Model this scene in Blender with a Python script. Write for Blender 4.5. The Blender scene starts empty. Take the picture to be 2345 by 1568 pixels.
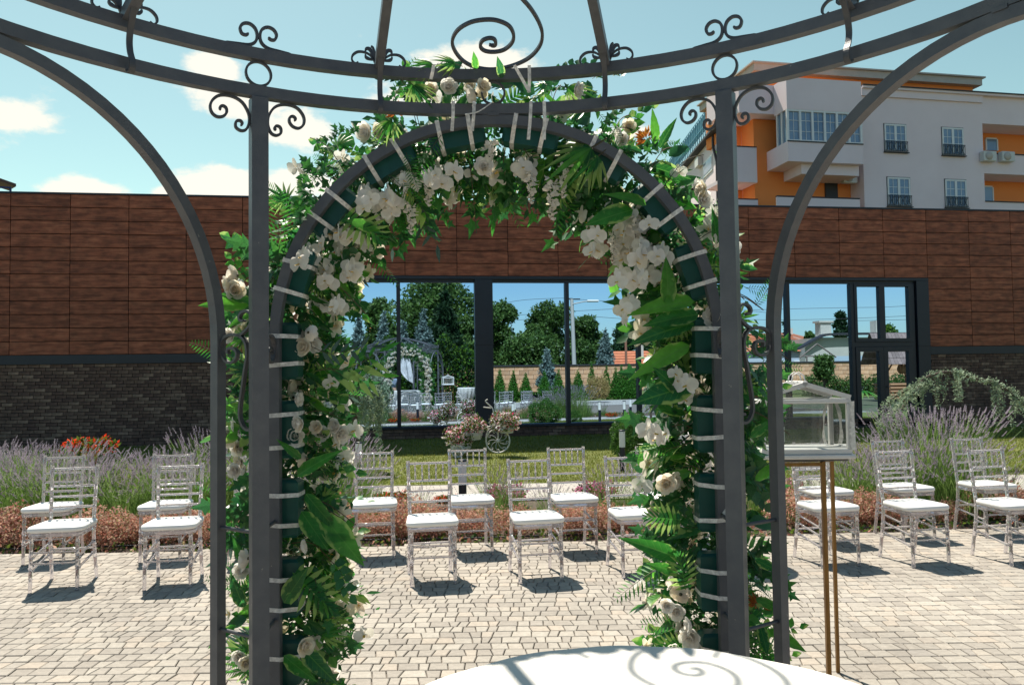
import bpy, math, random
import numpy as np
from mathutils import Vector, Matrix
PI = math.pi
sin, cos = math.sin, math.cos
S = bpy.context.scene
COL = S.collection

# ------------------------------------------------------------------ camera
YAW, PITCH, ROLL = 0.146, 0.039, -0.0139
EYE = 1.63
FD = 1785.0                       # focal length in units of a 2345-wide frame
LR = Vector((cos(YAW), -sin(YAW), 0))          # level right
LF = Vector((sin(YAW), cos(YAW), 0))           # level forward
FW = LF*cos(PITCH) + Vector((0, 0, 1))*sin(PITCH)
UP0 = Vector((0, 0, 1))*cos(PITCH) - LF*sin(PITCH)
CR = LR*cos(ROLL) + UP0*sin(ROLL)
CU = UP0*cos(ROLL) - LR*sin(ROLL)
CAMP = Vector((0, 0, EYE))
cam = bpy.data.cameras.new('camera'); camo = bpy.data.objects.new('camera', cam); COL.objects.link(camo)
m = Matrix.Identity(4)
for i in range(3):
    m[i][0] = CR[i]; m[i][1] = CU[i]; m[i][2] = -FW[i]; m[i][3] = CAMP[i]
camo.matrix_world = m
cam.sensor_width = 36; cam.lens = 36*FD/2345.0
cam.clip_start = 0.02; cam.clip_end = 3000
S.camera = camo

# ------------------------------------------------------------------ light, sky, exposure
SUN_EL = math.radians(60); SUN_AZ = math.radians(-17)     # from +Y (towards the building), negative = left
sunv = Vector((sin(SUN_AZ)*cos(SUN_EL), cos(SUN_AZ)*cos(SUN_EL), sin(SUN_EL)))
sl = bpy.data.lights.new('sun', 'SUN'); sl.energy = 5.0; sl.angle = math.radians(0.55); sl.color = (1.0, 0.935, 0.82)
so = bpy.data.objects.new('sun', sl); COL.objects.link(so)
so.rotation_euler = (-sunv).to_track_quat('-Z', 'Y').to_euler(); so.location = (0, 0, 40)

W = bpy.data.worlds.new('World'); S.world = W; W.use_nodes = True
wn, wl = W.node_tree.nodes, W.node_tree.links
wn.clear()
def N(t, nt=None, **k):
    n = (nt or wn).new(t)
    for a, b in k.items(): setattr(n, a, b)
    return n
sky = N('ShaderNodeTexSky', sky_type='NISHITA', sun_disc=False)
sky.sun_elevation = SUN_EL; sky.sun_rotation = SUN_AZ
sky.air_density = 1.0; sky.dust_density = 0.6; sky.ozone_density = 2.2; sky.altitude = 100
tc = N('ShaderNodeTexCoord')
# clouds: blobs in direction space, edges broken up with noise
nz = N('ShaderNodeTexNoise'); nz.inputs['Scale'].default_value = 9; nz.inputs['Detail'].default_value = 9; nz.inputs['Roughness'].default_value = .62
mp = N('ShaderNodeMapping'); mp.inputs['Scale'].default_value = (1, 1, 1.9)
wl.new(tc.outputs['Generated'], mp.inputs['Vector']); wl.new(mp.outputs[0], nz.inputs['Vector'])
def dirof(x, y):
    v = FW + CR*((x-1172.5)/FD) + CU*((784-y)/FD)
    return v.normalized()
def mth(op, a, b=None, c=None):
    n = N('ShaderNodeMath', operation=op)
    for i, v in enumerate((a, b, c)):
        if v is None: continue
        if isinstance(v, (int, float)): n.inputs[i].default_value = v
        else: wl.new(v, n.inputs[i])
    return n.outputs[0]
total = None
for (x, y, rx, ry, d) in [(15, 258, 80, 36, 1), (200, 432, 110, 34, 1), (400, 445, 70, 20, .9), (540, 430, 150, 40, 1),
                        (490, 150, 62, 34, 1), (560, 235, 120, 46, .9), (690, 300, 110, 60, 1.0), (1090, 140, 155, 46, 1), (700, 420, 110, 40, 1),
                        (860, 320, 150, 60, .75), (1000, 240, 150, 60, .8), (1450, 300, 110, 22, .55), (1220, 330, 160, 60, .35), (330, 320, 260, 14, .5),
                        (-300, 300, 180, 50, .8), (-700, 380, 200, 60, 1), (2800, 420, 260, 40, .7)]:
    c = dirof(x, y); ax = CR; 
    sub = N('ShaderNodeVectorMath', operation='SUBTRACT'); wl.new(tc.outputs['Generated'], sub.inputs[0]); sub.inputs[1].default_value = c
    dx = N('ShaderNodeVectorMath', operation='DOT_PRODUCT'); wl.new(sub.outputs[0], dx.inputs[0]); dx.inputs[1].default_value = CR*(FD/rx)
    dz = N('ShaderNodeVectorMath', operation='DOT_PRODUCT'); wl.new(sub.outputs[0], dz.inputs[0]); dz.inputs[1].default_value = CU*(FD/ry)
    df = N('ShaderNodeVectorMath', operation='DOT_PRODUCT'); wl.new(sub.outputs[0], df.inputs[0]); df.inputs[1].default_value = FW*3
    r2 = mth('ADD', mth('MULTIPLY', dx.outputs['Value'], dx.outputs['Value']), mth('MULTIPLY', dz.outputs['Value'], dz.outputs['Value']))
    r2 = mth('ADD', r2, mth('MULTIPLY', df.outputs['Value'], df.outputs['Value']))
    g = mth('MULTIPLY', mth('POWER', 2.718, mth('MULTIPLY', r2, -1.0)), d)
    total = g if total is None else mth('MAXIMUM', total, g)
val = mth('ADD', total, mth('MULTIPLY', mth('SUBTRACT', nz.outputs['Fac'], .5), 2.2))
mr = N('ShaderNodeMapRange', interpolation_type='SMOOTHSTEP'); wl.new(val, mr.inputs['Value'])
mr.inputs['From Min'].default_value = .42; mr.inputs['From Max'].default_value = .78
mr.inputs['To Min'].default_value = 0; mr.inputs['To Max'].default_value = .93
bg = N('ShaderNodeBackground'); bg.inputs['Strength'].default_value = 0.10
tint = N('ShaderNodeMix', data_type='RGBA', blend_type='MULTIPLY'); tint.inputs[0].default_value = 1
wl.new(sky.outputs[0], tint.inputs[6])
# the sky turns a deeper blue away from the sun side
dback = N('ShaderNodeVectorMath', operation='DOT_PRODUCT'); wl.new(tc.outputs['Generated'], dback.inputs[0]); dback.inputs[1].default_value = (-.1, -1, 0)
mback = N('ShaderNodeMapRange', interpolation_type='SMOOTHSTEP'); wl.new(dback.outputs['Value'], mback.inputs['Value']); mback.inputs['From Min'].default_value = -.8; mback.inputs['From Max'].default_value = .95
tmix = N('ShaderNodeMix', data_type='RGBA'); wl.new(mback.outputs[0], tmix.inputs[0]); tmix.inputs[6].default_value = (1.0, 1.08, .74, 1); tmix.inputs[7].default_value = (.70, .84, .80, 1)
wl.new(tmix.outputs[2], tint.inputs[7])
cl = N('ShaderNodeMix', data_type='RGBA'); wl.new(mr.outputs[0], cl.inputs[0])
wl.new(tint.outputs[2], cl.inputs[6]); cl.inputs[7].default_value = (6.6, 6.2, 5.4, 1)
wl.new(cl.outputs[2], bg.inputs['Color'])
wo = N('ShaderNodeOutputWorld'); wl.new(bg.outputs[0], wo.inputs['Surface'])

S.view_settings.view_transform = 'Standard'; S.view_settings.look = 'None'
S.view_settings.exposure = 0.75; S.view_settings.gamma = 1; S.view_settings.use_curve_mapping = False
S.cycles.max_bounces = 10; S.cycles.transparent_max_bounces = 24; S.cycles.transmission_bounces = 8
S.cycles.glossy_bounces = 5; S.cycles.diffuse_bounces = 3
S.cycles.caustics_reflective = False; S.cycles.caustics_refractive = False
S.cycles.use_denoising = True

# ------------------------------------------------------------------ placing helpers
WY = 18.3                          # distance of the glass building's facade
def ray(x, y): return FW + CR*((x-1172.5)/FD) + CU*((784-y)/FD)
def P(x, y, z):                    # a photo position at a level forward distance z
    r = ray(x, y); return CAMP + r*(z/r.dot(LF))
def PY(x, y, Y):                   # ... on the plane Y = const
    r = ray(x, y); return CAMP + r*(Y/r.y)
def PR(x, y, Yv):                  # seen in the mirror glass, Yv = virtual distance; returns the real point
    p = PY(x, y, Yv); return Vector((p.x, 2*WY - Yv, p.z))
def C(xc, yc, z=0.0):              # camera-aligned ground coordinates -> world
    return LR*xc + LF*yc + Vector((0, 0, z))
def G(x, y, z=0.0):                # ground hit
    r = ray(x, y); return CAMP + r*((z-EYE)/r.z)

# ------------------------------------------------------------------ mesh builder
class MB:
    def __init__(s): s.v = []; s.f = []; s.m = []; s.sm = []
    def add(s, vs, fs, mi=0, smooth=False):
        o = len(s.v); s.v += [tuple(v) for v in vs]
        for f in fs: s.f.append(tuple(i+o for i in f)); s.m.append(mi); s.sm.append(smooth)
    def box(s, a, b, mi=0, mat=None):
        (x0, y0, z0), (x1, y1, z1) = a, b
        vs = [Vector(p) for p in ((x0,y0,z0),(x1,y0,z0),(x1,y1,z0),(x0,y1,z0),(x0,y0,z1),(x1,y0,z1),(x1,y1,z1),(x0,y1,z1))]
        if mat is not None: vs = [mat @ v for v in vs]
        s.add(vs, [(0,3,2,1),(4,5,6,7),(0,1,5,4),(1,2,6,5),(2,3,7,6),(3,0,4,7)], mi)
    def bbox(s, a, b, r=.01, mi=0, mat=None):          # box with chamfered edges
        (x0, y0, z0), (x1, y1, z1) = a, b
        vs = []; 
        for z, d in ((z0, r), (z0+r, 0), (z1-r, 0), (z1, r)):
            for (x, y, ex, ey) in ((x0, y0, 1, 1), (x1, y0, -1, 1), (x1, y1, -1, -1), (x0, y1, 1, -1)):
                vs.append(Vector((x+ex*(d+r)*1.0 if 0 else x+ex*d, y+ey*d, z)))
        if mat is not None: vs = [mat @ v for v in vs]
        fs = [(3,2,1,0),(12,13,14,15)]
        for k in range(3):
            for i in range(4):
                j = (i+1) % 4; fs.append((k*4+i, k*4+j, k*4+4+j, k*4+4+i))
        s.add(vs, fs, mi)
    def tube(s, pts, r, n=6, mi=0, caps=True, smooth=True):
        pts = [Vector(p) for p in pts]; k = len(pts)
        rs = r if isinstance(r, (list, tuple)) else [r]*k
        vs = []; ref = None
        for i in range(k):
            t = (pts[min(i+1, k-1)] - pts[max(i-1, 0)])
            t = t.normalized() if t.length > 1e-9 else Vector((0, 0, 1))
            if ref is None:
                ref = t.orthogonal().normalized()
            else:
                ref = (ref - t*ref.dot(t)); ref = ref.normalized() if ref.length > 1e-6 else t.orthogonal().normalized()
            b = t.cross(ref)
            for j in range(n):
                a = 2*PI*j/n
                vs.append(pts[i] + (ref*cos(a)+b*sin(a))*rs[i])
        fs = []
        for i in range(k-1):
            for j in range(n):
                j2 = (j+1) % n; fs.append((i*n+j, i*n+j2, i*n+n+j2, i*n+n+j))
        s.add(vs, fs, mi, smooth)
        if caps: s.add(vs[:n], [tuple(range(n-1, -1, -1))], mi); s.add(vs[-n:], [tuple(range(n))], mi)
    def bar(s, pts, nrm, wi, wn_, mi=0, closed=False):  # flat/square bar swept along a path; nrm = side axis (constant or per point)
        pts = [Vector(p) for p in pts]; k = len(pts); vs = []
        for i in range(k):
            if closed: t = pts[(i+1) % k]-pts[i-1]
            else: t = pts[min(i+1, k-1)] - pts[max(i-1, 0)]
            t.normalize()
            nn = nrm[i] if isinstance(nrm, list) else nrm
            nn = Vector(nn).normalized(); q = t.cross(nn).normalized()
            w_i = wi[i] if isinstance(wi, list) else wi
            for a, b in ((1, 1), (-1, 1), (-1, -1), (1, -1)):
                vs.append(pts[i] + q*(a*w_i/2) + nn*(b*wn_/2))
        fs = []
        for i in range(k if closed else k-1):
            i2 = (i+1) % k
            for j in range(4):
                j2 = (j+1) % 4; fs.append((i*4+j, i*4+j2, i2*4+j2, i2*4+j))
        if not closed: fs += [(3,2,1,0), tuple(4*(k-1)+j for j in range(4))]
        s.add(vs, fs, mi)
    def lathe(s, prof, n=16, mi=0, mat=None, smooth=True):
        vs = []
        for r, z in prof:
            for j in range(n): vs.append(Vector((r*cos(2*PI*j/n), r*sin(2*PI*j/n), z)))
        if mat is not None: vs = [mat @ v for v in vs]
        fs = []
        for i in range(len(prof)-1):
            for j in range(n):
                j2 = (j+1) % n; fs.append((i*n+j, i*n+j2, i*n+n+j2, i*n+n+j))
        s.add(vs, fs, mi, smooth)
        s.add(vs[:n], [tuple(range(n-1, -1, -1))], mi); s.add(vs[-n:], [tuple(range(n))], mi)
    def mesh(s, name, mats):
        me = bpy.data.meshes.new(name); me.from_pydata(s.v, [], s.f)
        for mt in (mats if isinstance(mats, (list, tuple)) else [mats]): me.materials.append(mt)
        if s.f:
            me.polygons.foreach_set('material_index', s.m); me.polygons.foreach_set('use_smooth', s.sm)
        me.update(); return me
def link(name, me, parent=None, loc=None, rot=None, scale=None, mw=None):
    o = bpy.data.objects.new(name, me); COL.objects.link(o)
    if parent is not None: o.parent = parent
    if mw is not None: o.matrix_local = mw
    else:
        if loc is not None: o.location = loc
        if rot is not None: o.rotation_euler = rot
        if scale is not None: o.scale = (scale,)*3 if isinstance(scale, (int, float)) else scale
    return o
def obj(name, mb, mats, parent=None, **k): return link(name, mb.mesh(name, mats), parent, **k)
def tag(o, label, cat, group=None, kind=None):
    if label: o['label'] = label
    if cat: o['category'] = cat
    if group: o['group'] = group
    if kind: o['kind'] = kind
    return o
def thing(name, label, cat, loc=(0, 0, 0), rz=0, group=None):
    o = bpy.data.objects.new(name, None); COL.objects.link(o); o.empty_display_size = .2
    o.location = loc; o.rotation_euler = (0, 0, rz)
    return tag(o, label, cat, group)
def struct(o): o['kind'] = 'structure'; return o
def dup(root, label=None, loc=None, rz=None, scale=None):
    r = root.copy(); COL.objects.link(r)
    if label: r['label'] = label
    if loc is not None: r.location = loc
    if rz is not None: r.rotation_euler = (0, 0, rz)
    if scale is not None: r.scale = (scale,)*3
    for ch in KIDS.get(root.name, [c for c in root.children]):
        c = ch.copy(); COL.objects.link(c); c.parent = r
        for g in ch.children:
            d = g.copy(); COL.objects.link(d); d.parent = c
    return r
KIDS = {}
def spline(pts, n=6):              # Catmull-Rom
    P_ = [Vector(p) for p in pts]; out = []
    for i in range(len(P_)-1):
        p0 = P_[max(i-1, 0)]; p1 = P_[i]; p2 = P_[i+1]; p3 = P_[min(i+2, len(P_)-1)]
        for k in range(n):
            t = k/n
            out.append(.5*((2*p1)+(p2-p0)*t+(2*p0-5*p1+4*p2-p3)*t*t+(3*p1-p0-3*p2+p3)*t**3))
    out.append(P_[-1]); return out

# ------------------------------------------------------------------ materials
def newmat(name):
    mt = bpy.data.materials.new(name); mt.use_nodes = True
    nt = mt.node_tree; nt.nodes.clear()
    out = nt.nodes.new('ShaderNodeOutputMaterial')
    return mt, nt, out
def L(nt, a, b): nt.links.new(a, b)
def nd(nt, t, **k):
    n = nt.nodes.new(t)
    for a, b in k.items():
        if a.startswith('i_'): n.inputs[a[2:].replace('_', ' ')].default_value = b
        else: setattr(n, a, b)
    return n
def rgb(c): return (c[0], c[1], c[2], 1)
def ramp(nt, fac, stops, interp='LINEAR'):
    r = nt.nodes.new('ShaderNodeValToRGB'); r.color_ramp.interpolation = interp
    e = r.color_ramp.elements
    while len(e) < len(stops): e.new(.5)
    for i, (p, c) in enumerate(stops): e[i].position = p; e[i].color = rgb(c)
    if fac is not None: nt.links.new(fac, r.inputs[0])
    return r.outputs[0]
def rnd_val(nt):                   # random per object and per island
    oi = nt.nodes.new('ShaderNodeObjectInfo'); ge = nt.nodes.new('ShaderNodeNewGeometry')
    a = nd(nt, 'ShaderNodeMath', operation='ADD'); L(nt, oi.outputs['Random'], a.inputs[0]); L(nt, ge.outputs['Random Per Island'], a.inputs[1])
    f = nd(nt, 'ShaderNodeMath', operation='FRACT'); L(nt, a.outputs[0], f.inputs[0]); return f.outputs[0]
def mat(name, col, rough=.6, metal=0, col2=None, scale=8, bump=0, bscale=40, stretch=None, spec=None, rand=0, detail=5):
    mt, nt, out = newmat(name)
    b = nd(nt, 'ShaderNodeBsdfPrincipled'); L(nt, b.outputs[0], out.inputs[0])
    b.inputs['Roughness'].default_value = rough; b.inputs['Metallic'].default_value = metal
    b.inputs['Base Color'].default_value = rgb(col)
    if spec is not None: b.inputs['Specular IOR Level'].default_value = spec
    tcn = nd(nt, 'ShaderNodeTexCoord'); mpn = nd(nt, 'ShaderNodeMapping')
    if stretch: mpn.inputs['Scale'].default_value = stretch
    L(nt, tcn.outputs['Object'], mpn.inputs[0])
    last = None
    if col2 is not None:
        n = nd(nt, 'ShaderNodeTexNoise', i_Scale=scale, i_Detail=detail, i_Roughness=.6); L(nt, mpn.outputs[0], n.inputs['Vector'])
        last = ramp(nt, n.outputs['Fac'], [(.32, col), (.68, col2)]); L(nt, last, b.inputs['Base Color'])
    if rand:
        rv = rnd_val(nt); mr_ = nd(nt, 'ShaderNodeMapRange'); L(nt, rv, mr_.inputs[0]); mr_.inputs[3].default_value = 1-rand; mr_.inputs[4].default_value = 1+rand
        mx = nd(nt, 'ShaderNodeVectorMath', operation='SCALE')
        if last is not None: L(nt, last, mx.inputs[0])
        else: mx.inputs[0].default_value = col
        L(nt, mr_.outputs[0], mx.inputs['Scale']); L(nt, mx.outputs[0], b.inputs['Base Color'])
    if bump:
        n2 = nd(nt, 'ShaderNodeTexNoise', i_Scale=bscale, i_Detail=6); L(nt, mpn.outputs[0], n2.inputs['Vector'])
        bp = nd(nt, 'ShaderNodeBump', i_Strength=bump, i_Distance=.01); L(nt, n2.outputs['Fac'], bp.inputs['Height']); L(nt, bp.outputs[0], b.inputs['Normal'])
    return mt
def leafmat(name, cols, trans=.45, rough=.45, gloss=.35, tcol=1.0, nscale=30, amp=.28, vein=0):
    """leaf / petal: diffuse + translucent, colour varies per leaf"""
    mt, nt, out = newmat(name)
    rv = rnd_val(nt)
    n = len(cols)
    c = ramp(nt, rv, [(i/(max(n-1, 1)), q) for i, q in enumerate(cols)])
    nz_ = nd(nt, 'ShaderNodeTexNoise', i_Scale=nscale, i_Detail=3)
    tcn = nd(nt, 'ShaderNodeTexCoord'); L(nt, tcn.outputs['Object'], nz_.inputs['Vector'])
    mr_ = nd(nt, 'ShaderNodeMapRange'); L(nt, nz_.outputs['Fac'], mr_.inputs[0]); mr_.inputs[1].default_value = .3; mr_.inputs[2].default_value = .7; mr_.inputs[3].default_value = 1-amp; mr_.inputs[4].default_value = 1+amp
    sc = nd(nt, 'ShaderNodeVectorMath', operation='SCALE'); L(nt, c, sc.inputs[0]); L(nt, mr_.outputs[0], sc.inputs['Scale'])
    if vein:                       # midrib, side veins and a pale uneven margin in leaf-local coordinates (Y along the leaf)
        sx = nd(nt, 'ShaderNodeSeparateXYZ'); L(nt, tcn.outputs['Object'], sx.inputs[0])
        ab = nd(nt, 'ShaderNodeMath', operation='ABSOLUTE'); L(nt, sx.outputs[0], ab.inputs[0])
        mid = nd(nt, 'ShaderNodeMapRange'); L(nt, ab.outputs[0], mid.inputs[0]); mid.inputs[1].default_value = .004; mid.inputs[2].default_value = .014; mid.inputs[3].default_value = 1; mid.inputs[4].default_value = 0
        q = nd(nt, 'ShaderNodeMath', operation='MULTIPLY_ADD'); L(nt, ab.outputs[0], q.inputs[0]); q.inputs[1].default_value = -1.1; L(nt, sx.outputs[1], q.inputs[2])
        f = nd(nt, 'ShaderNodeMath', operation='PINGPONG'); L(nt, q.outputs[0], f.inputs[0]); f.inputs[1].default_value = .055
        sv = nd(nt, 'ShaderNodeMapRange'); L(nt, f.outputs[0], sv.inputs[0]); sv.inputs[1].default_value = .002; sv.inputs[2].default_value = .009; sv.inputs[3].default_value = .6; sv.inputs[4].default_value = 0
        mxv = nd(nt, 'ShaderNodeMath', operation='MAXIMUM'); L(nt, mid.outputs[0], mxv.inputs[0]); L(nt, sv.outputs[0], mxv.inputs[1])
        vc = nd(nt, 'ShaderNodeMix', data_type='RGBA'); fm_ = nd(nt, 'ShaderNodeMath', operation='MULTIPLY'); L(nt, mxv.outputs[0], fm_.inputs[0]); fm_.inputs[1].default_value = vein
        L(nt, fm_.outputs[0], vc.inputs[0]); L(nt, sc.outputs[0], vc.inputs[6]); vc.inputs[7].default_value = (.10, .26, .05, 1)
        n3 = nd(nt, 'ShaderNodeTexNoise', i_Scale=5, i_Detail=3); L(nt, tcn.outputs['Object'], n3.inputs['Vector'])
        am = nd(nt, 'ShaderNodeMath', operation='MULTIPLY_ADD'); L(nt, n3.outputs['Fac'], am.inputs[0]); am.inputs[1].default_value = .35; L(nt, ab.outputs[0], am.inputs[2])
        mg = nd(nt, 'ShaderNodeMapRange'); L(nt, am.outputs[0], mg.inputs[0]); mg.inputs[1].default_value = .29; mg.inputs[2].default_value = .33; mg.inputs[3].default_value = 0; mg.inputs[4].default_value = .75
        mc = nd(nt, 'ShaderNodeMix', data_type='RGBA'); L(nt, mg.outputs[0], mc.inputs[0]); L(nt, vc.outputs[2], mc.inputs[6]); mc.inputs[7].default_value = (.30, .42, .12, 1)
        sc = nd(nt, 'ShaderNodeVectorMath', operation='SCALE'); L(nt, mc.outputs[2], sc.inputs[0]); sc.inputs['Scale'].default_value = 1.0
    b = nd(nt, 'ShaderNodeBsdfPrincipled'); b.inputs['Roughness'].default_value = rough; b.inputs['Specular IOR Level'].default_value = gloss
    L(nt, sc.outputs[0], b.inputs['Base Color'])
    t = nd(nt, 'ShaderNodeBsdfTranslucent'); s2 = nd(nt, 'ShaderNodeVectorMath', operation='SCALE'); L(nt, sc.outputs[0], s2.inputs[0]); s2.inputs['Scale'].default_value = tcol
    L(nt, s2.outputs[0], t.inputs[0])
    mx = nd(nt, 'ShaderNodeMixShader'); mx.inputs[0].default_value = trans; L(nt, b.outputs[0], mx.inputs[1]); L(nt, t.outputs[0], mx.inputs[2]); L(nt, mx.outputs[0], out.inputs[0])
    return mt

M = {}
M['iron'] = mat('dark_iron', (.082, .086, .098), .42, 0, (.112, .114, .122), 14, .12, 160, spec=.5)
def speckle(mt, thr=.70, col=(.30, .28, .25)):
    nt = mt.node_tree; b = [n for n in nt.nodes if n.type == 'BSDF_PRINCIPLED'][0]; src = b.inputs['Base Color'].links[0].from_socket
    g = nd(nt, 'ShaderNodeTexCoord'); n = nd(nt, 'ShaderNodeTexNoise', i_Scale=22, i_Detail=4, i_Roughness=.7); L(nt, g.outputs['Object'], n.inputs['Vector'])
    r = nd(nt, 'ShaderNodeMapRange'); L(nt, n.outputs['Fac'], r.inputs[0]); r.inputs[1].default_value = thr; r.inputs[2].default_value = thr+.04
    m = nd(nt, 'ShaderNodeMix', data_type='RGBA'); L(nt, r.outputs[0], m.inputs[0]); L(nt, src, m.inputs[6]); m.inputs[7].default_value = rgb(col); L(nt, m.outputs[2], b.inputs['Base Color'])
speckle(M['iron'])
M['iron_scroll'] = mat('wrought_iron', (.058, .058, .064), .45, 0, (.075, .075, .08), 30, .1, 200, spec=.5)
M['frame'] = mat('anthracite_metal', (.008, .011, .020), .45, 0, (.012, .016, .027), 3)
M['mortar'] = mat('dark_mortar', (.02, .018, .02), .9)
M['soil'] = mat('bed_soil', (.055, .038, .028), .95, 0, (.10, .075, .055), 14, .8, 30)
M['white'] = mat('white_paint', (.80, .78, .76), .4, 0, (.72, .70, .68), 6)
M['white_metal'] = mat('white_wrought_iron', (.74, .70, .64), .45)
M['cloth'] = mat('white_cloth', (.66, .63, .585), .85, 0, (.61, .585, .545), 4, .6, 14)
M['cushion'] = mat('white_leatherette', (.86, .83, .79), .5, 0, (.82, .80, .77), 12, .08, 200)
M['foam'] = mat('green_floral_foam_tray', (.005, .062, .050), .38, 0, (.008, .085, .066), 7, .05, 60, rand=.15)
M['ribbon'] = leafmat('white_satin_ribbon', [(.74, .71, .67), (.82, .79, .75)], .2, .4, .4, nscale=60)
M['gold'] = mat('aged_gold_bar', (.30, .17, .055), .38, .75, (.16, .085, .03), 22, .2, 70, stretch=(1, 1, .15))
M['stem'] = mat('plant_stem', (.05, .06, .02), .6, 0, (.09, .06, .03), 20)
M['twig'] = mat('brown_twig', (.09, .05, .025), .7, 0, (.14, .09, .05), 20)
M['bark'] = mat('bark', (.07, .05, .038), .9, 0, (.12, .09, .065), 10, .8, 20, stretch=(1, 1, .3))
M['leaf'] = leafmat('broad_leaf', [(.013, .085, .015), (.03, .17, .022), (.09, .30, .03), (.014, .10, .03), (.04, .20, .03)], .5, .34, .5, 2.0, 6, .25, .55)
M['leaf_dark'] = leafmat('dark_leaf', [(.016, .085, .028), (.028, .125, .038), (.04, .16, .045)], .35, .4, .5, 1.5, 40)
M['fern'] = leafmat('fern_leaf', [(.025, .14, .025), (.045, .22, .03), (.09, .29, .04)], .5, .45, .4, 1.6, 40)
M['ivy'] = leafmat('ivy_leaf', [(.02, .09, .028), (.055, .21, .035), (.022, .10, .035), (.035, .14, .03)], .4, .4, .5, 1.6, 50)
M['eucal'] = leafmat('grey_green_leaf', [(.06, .11, .09), (.09, .15, .12), (.05, .09, .08)], .35, .5, .3, 1.2, 40)
M['petal'] = leafmat('white_petal', [(.84, .80, .73), (.88, .85, .81), (.86, .80, .68)], .5, .6, .2, 1.05, 3, .06)
M['petal_cream'] = leafmat('cream_petal', [(.84, .76, .55), (.86, .81, .71), (.84, .74, .62)], .5, .6, .2, 1.05, 3, .08)
M['yellow'] = mat('yellow_flower_centre', (.75, .48, .06), .6)
M['orange_leaf'] = leafmat('orange_bract', [(.45, .16, .02), (.30, .08, .02), (.5, .22, .03)], .4, .5, .3, 1.3)
M['lav_g'] = leafmat('lavender_stem', [(.10, .19, .04), (.16, .27, .06), (.25, .34, .11)], .4, .6, .2, 1.2, 5)
M['lav_p'] = leafmat('lavender_flower', [(.30, .25, .32), (.40, .34, .40), (.48, .43, .45)], .3, .8, .1, 1.0, 60)
M['barb'] = leafmat('barberry_leaf', [(.38, .14, .10), (.54, .26, .19), (.62, .42, .33), (.26, .24, .09)], .35, .6, .2, 1.1, 20)
M['weed'] = leafmat('ground_cover_leaf', [(.06, .13, .02), (.14, .18, .03), (.03, .09, .02)], .35, .6, .2, 1.2, 20)
M['box'] = leafmat('boxwood_leaf', [(.04, .12, .02), (.09, .20, .03), (.02, .07, .015)], .3, .5, .3, 1.2, 20)
M['thuja'] = leafmat('thuja_leaf', [(.025, .10, .012), (.05, .17, .02), (.08, .21, .025)], .3, .6, .2, 1.2, 5)
M['tree'] = leafmat('tree_leaf', [(.03, .07, .016), (.065, .13, .026), (.12, .19, .045)], .35, .5, .3, 1.3, 3)
M['tree_dark'] = leafmat('dark_tree_leaf', [(.01, .032, .014), (.02, .05, .018), (.028, .065, .022)], .3, .6, .2, 1.2, 3)
M['vine'] = leafmat('vine_leaf', [(.03, .10, .01), (.09, .20, .015), (.015, .06, .012), (.16, .26, .02)], .4, .5, .3, 1.3, 3)
M['bluec'] = leafmat('blue_conifer_needle', [(.14, .20, .19), (.22, .29, .27), (.09, .14, .13)], .25, .7, .2, 1.0, 3)
M['cedar'] = leafmat('blue_cedar_needle', [(.25, .33, .22), (.36, .44, .30), (.15, .21, .14)], .25, .7, .2, 1.0, 8)
M['gold_leaf'] = leafmat('golden_shrub_leaf', [(.35, .26, .09), (.48, .36, .16), (.22, .17, .05)], .35, .6, .2, 1.1, 8)
M['red_fl'] = leafmat('red_petal', [(.60, .035, .012), (.75, .07, .02)], .35, .6, .2, 1.1, 8)
M['pink_fl'] = leafmat('pink_petal', [(.80, .05, .20), (.86, .45, .5), (.88, .82, .80), (.88, .85, .83)], .35, .6, .2, 1.0, 8)
M['pink2'] = leafmat('magenta_petal', [(.55, .10, .25), (.62, .22, .36)], .35, .6, .2, 1.0, 8)
M['terracotta'] = mat('terracotta', (.42, .15, .06), .8, 0, (.5, .2, .09), 10)

# mirror glazing
mt, nt, out = newmat('mirror_glass'); g_ = nd(nt, 'ShaderNodeBsdfGlossy'); g_.inputs['Roughness'].default_value = 0.0; g_.inputs['Color'].default_value = (.52, .70, .93, 1)
nw = nd(nt, 'ShaderNodeTexNoise', i_Scale=.55, i_Detail=1); tcn = nd(nt, 'ShaderNodeTexCoord'); L(nt, tcn.outputs['Object'], nw.inputs['Vector'])
bp = nd(nt, 'ShaderNodeBump', i_Strength=.05, i_Distance=.004); L(nt, nw.outputs['Fac'], bp.inputs['Height']); L(nt, bp.outputs[0], g_.inputs['Normal'])
df = nd(nt, 'ShaderNodeBsdfDiffuse'); df.inputs[0].default_value = (.01, .015, .02, 1)
mx = nd(nt, 'ShaderNodeMixShader'); mx.inputs[0].default_value = .92; L(nt, df.outputs[0], mx.inputs[1]); L(nt, g_.outputs[0], mx.inputs[2]); L(nt, mx.outputs[0], out.inputs[0]); M['mirror'] = mt
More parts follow.
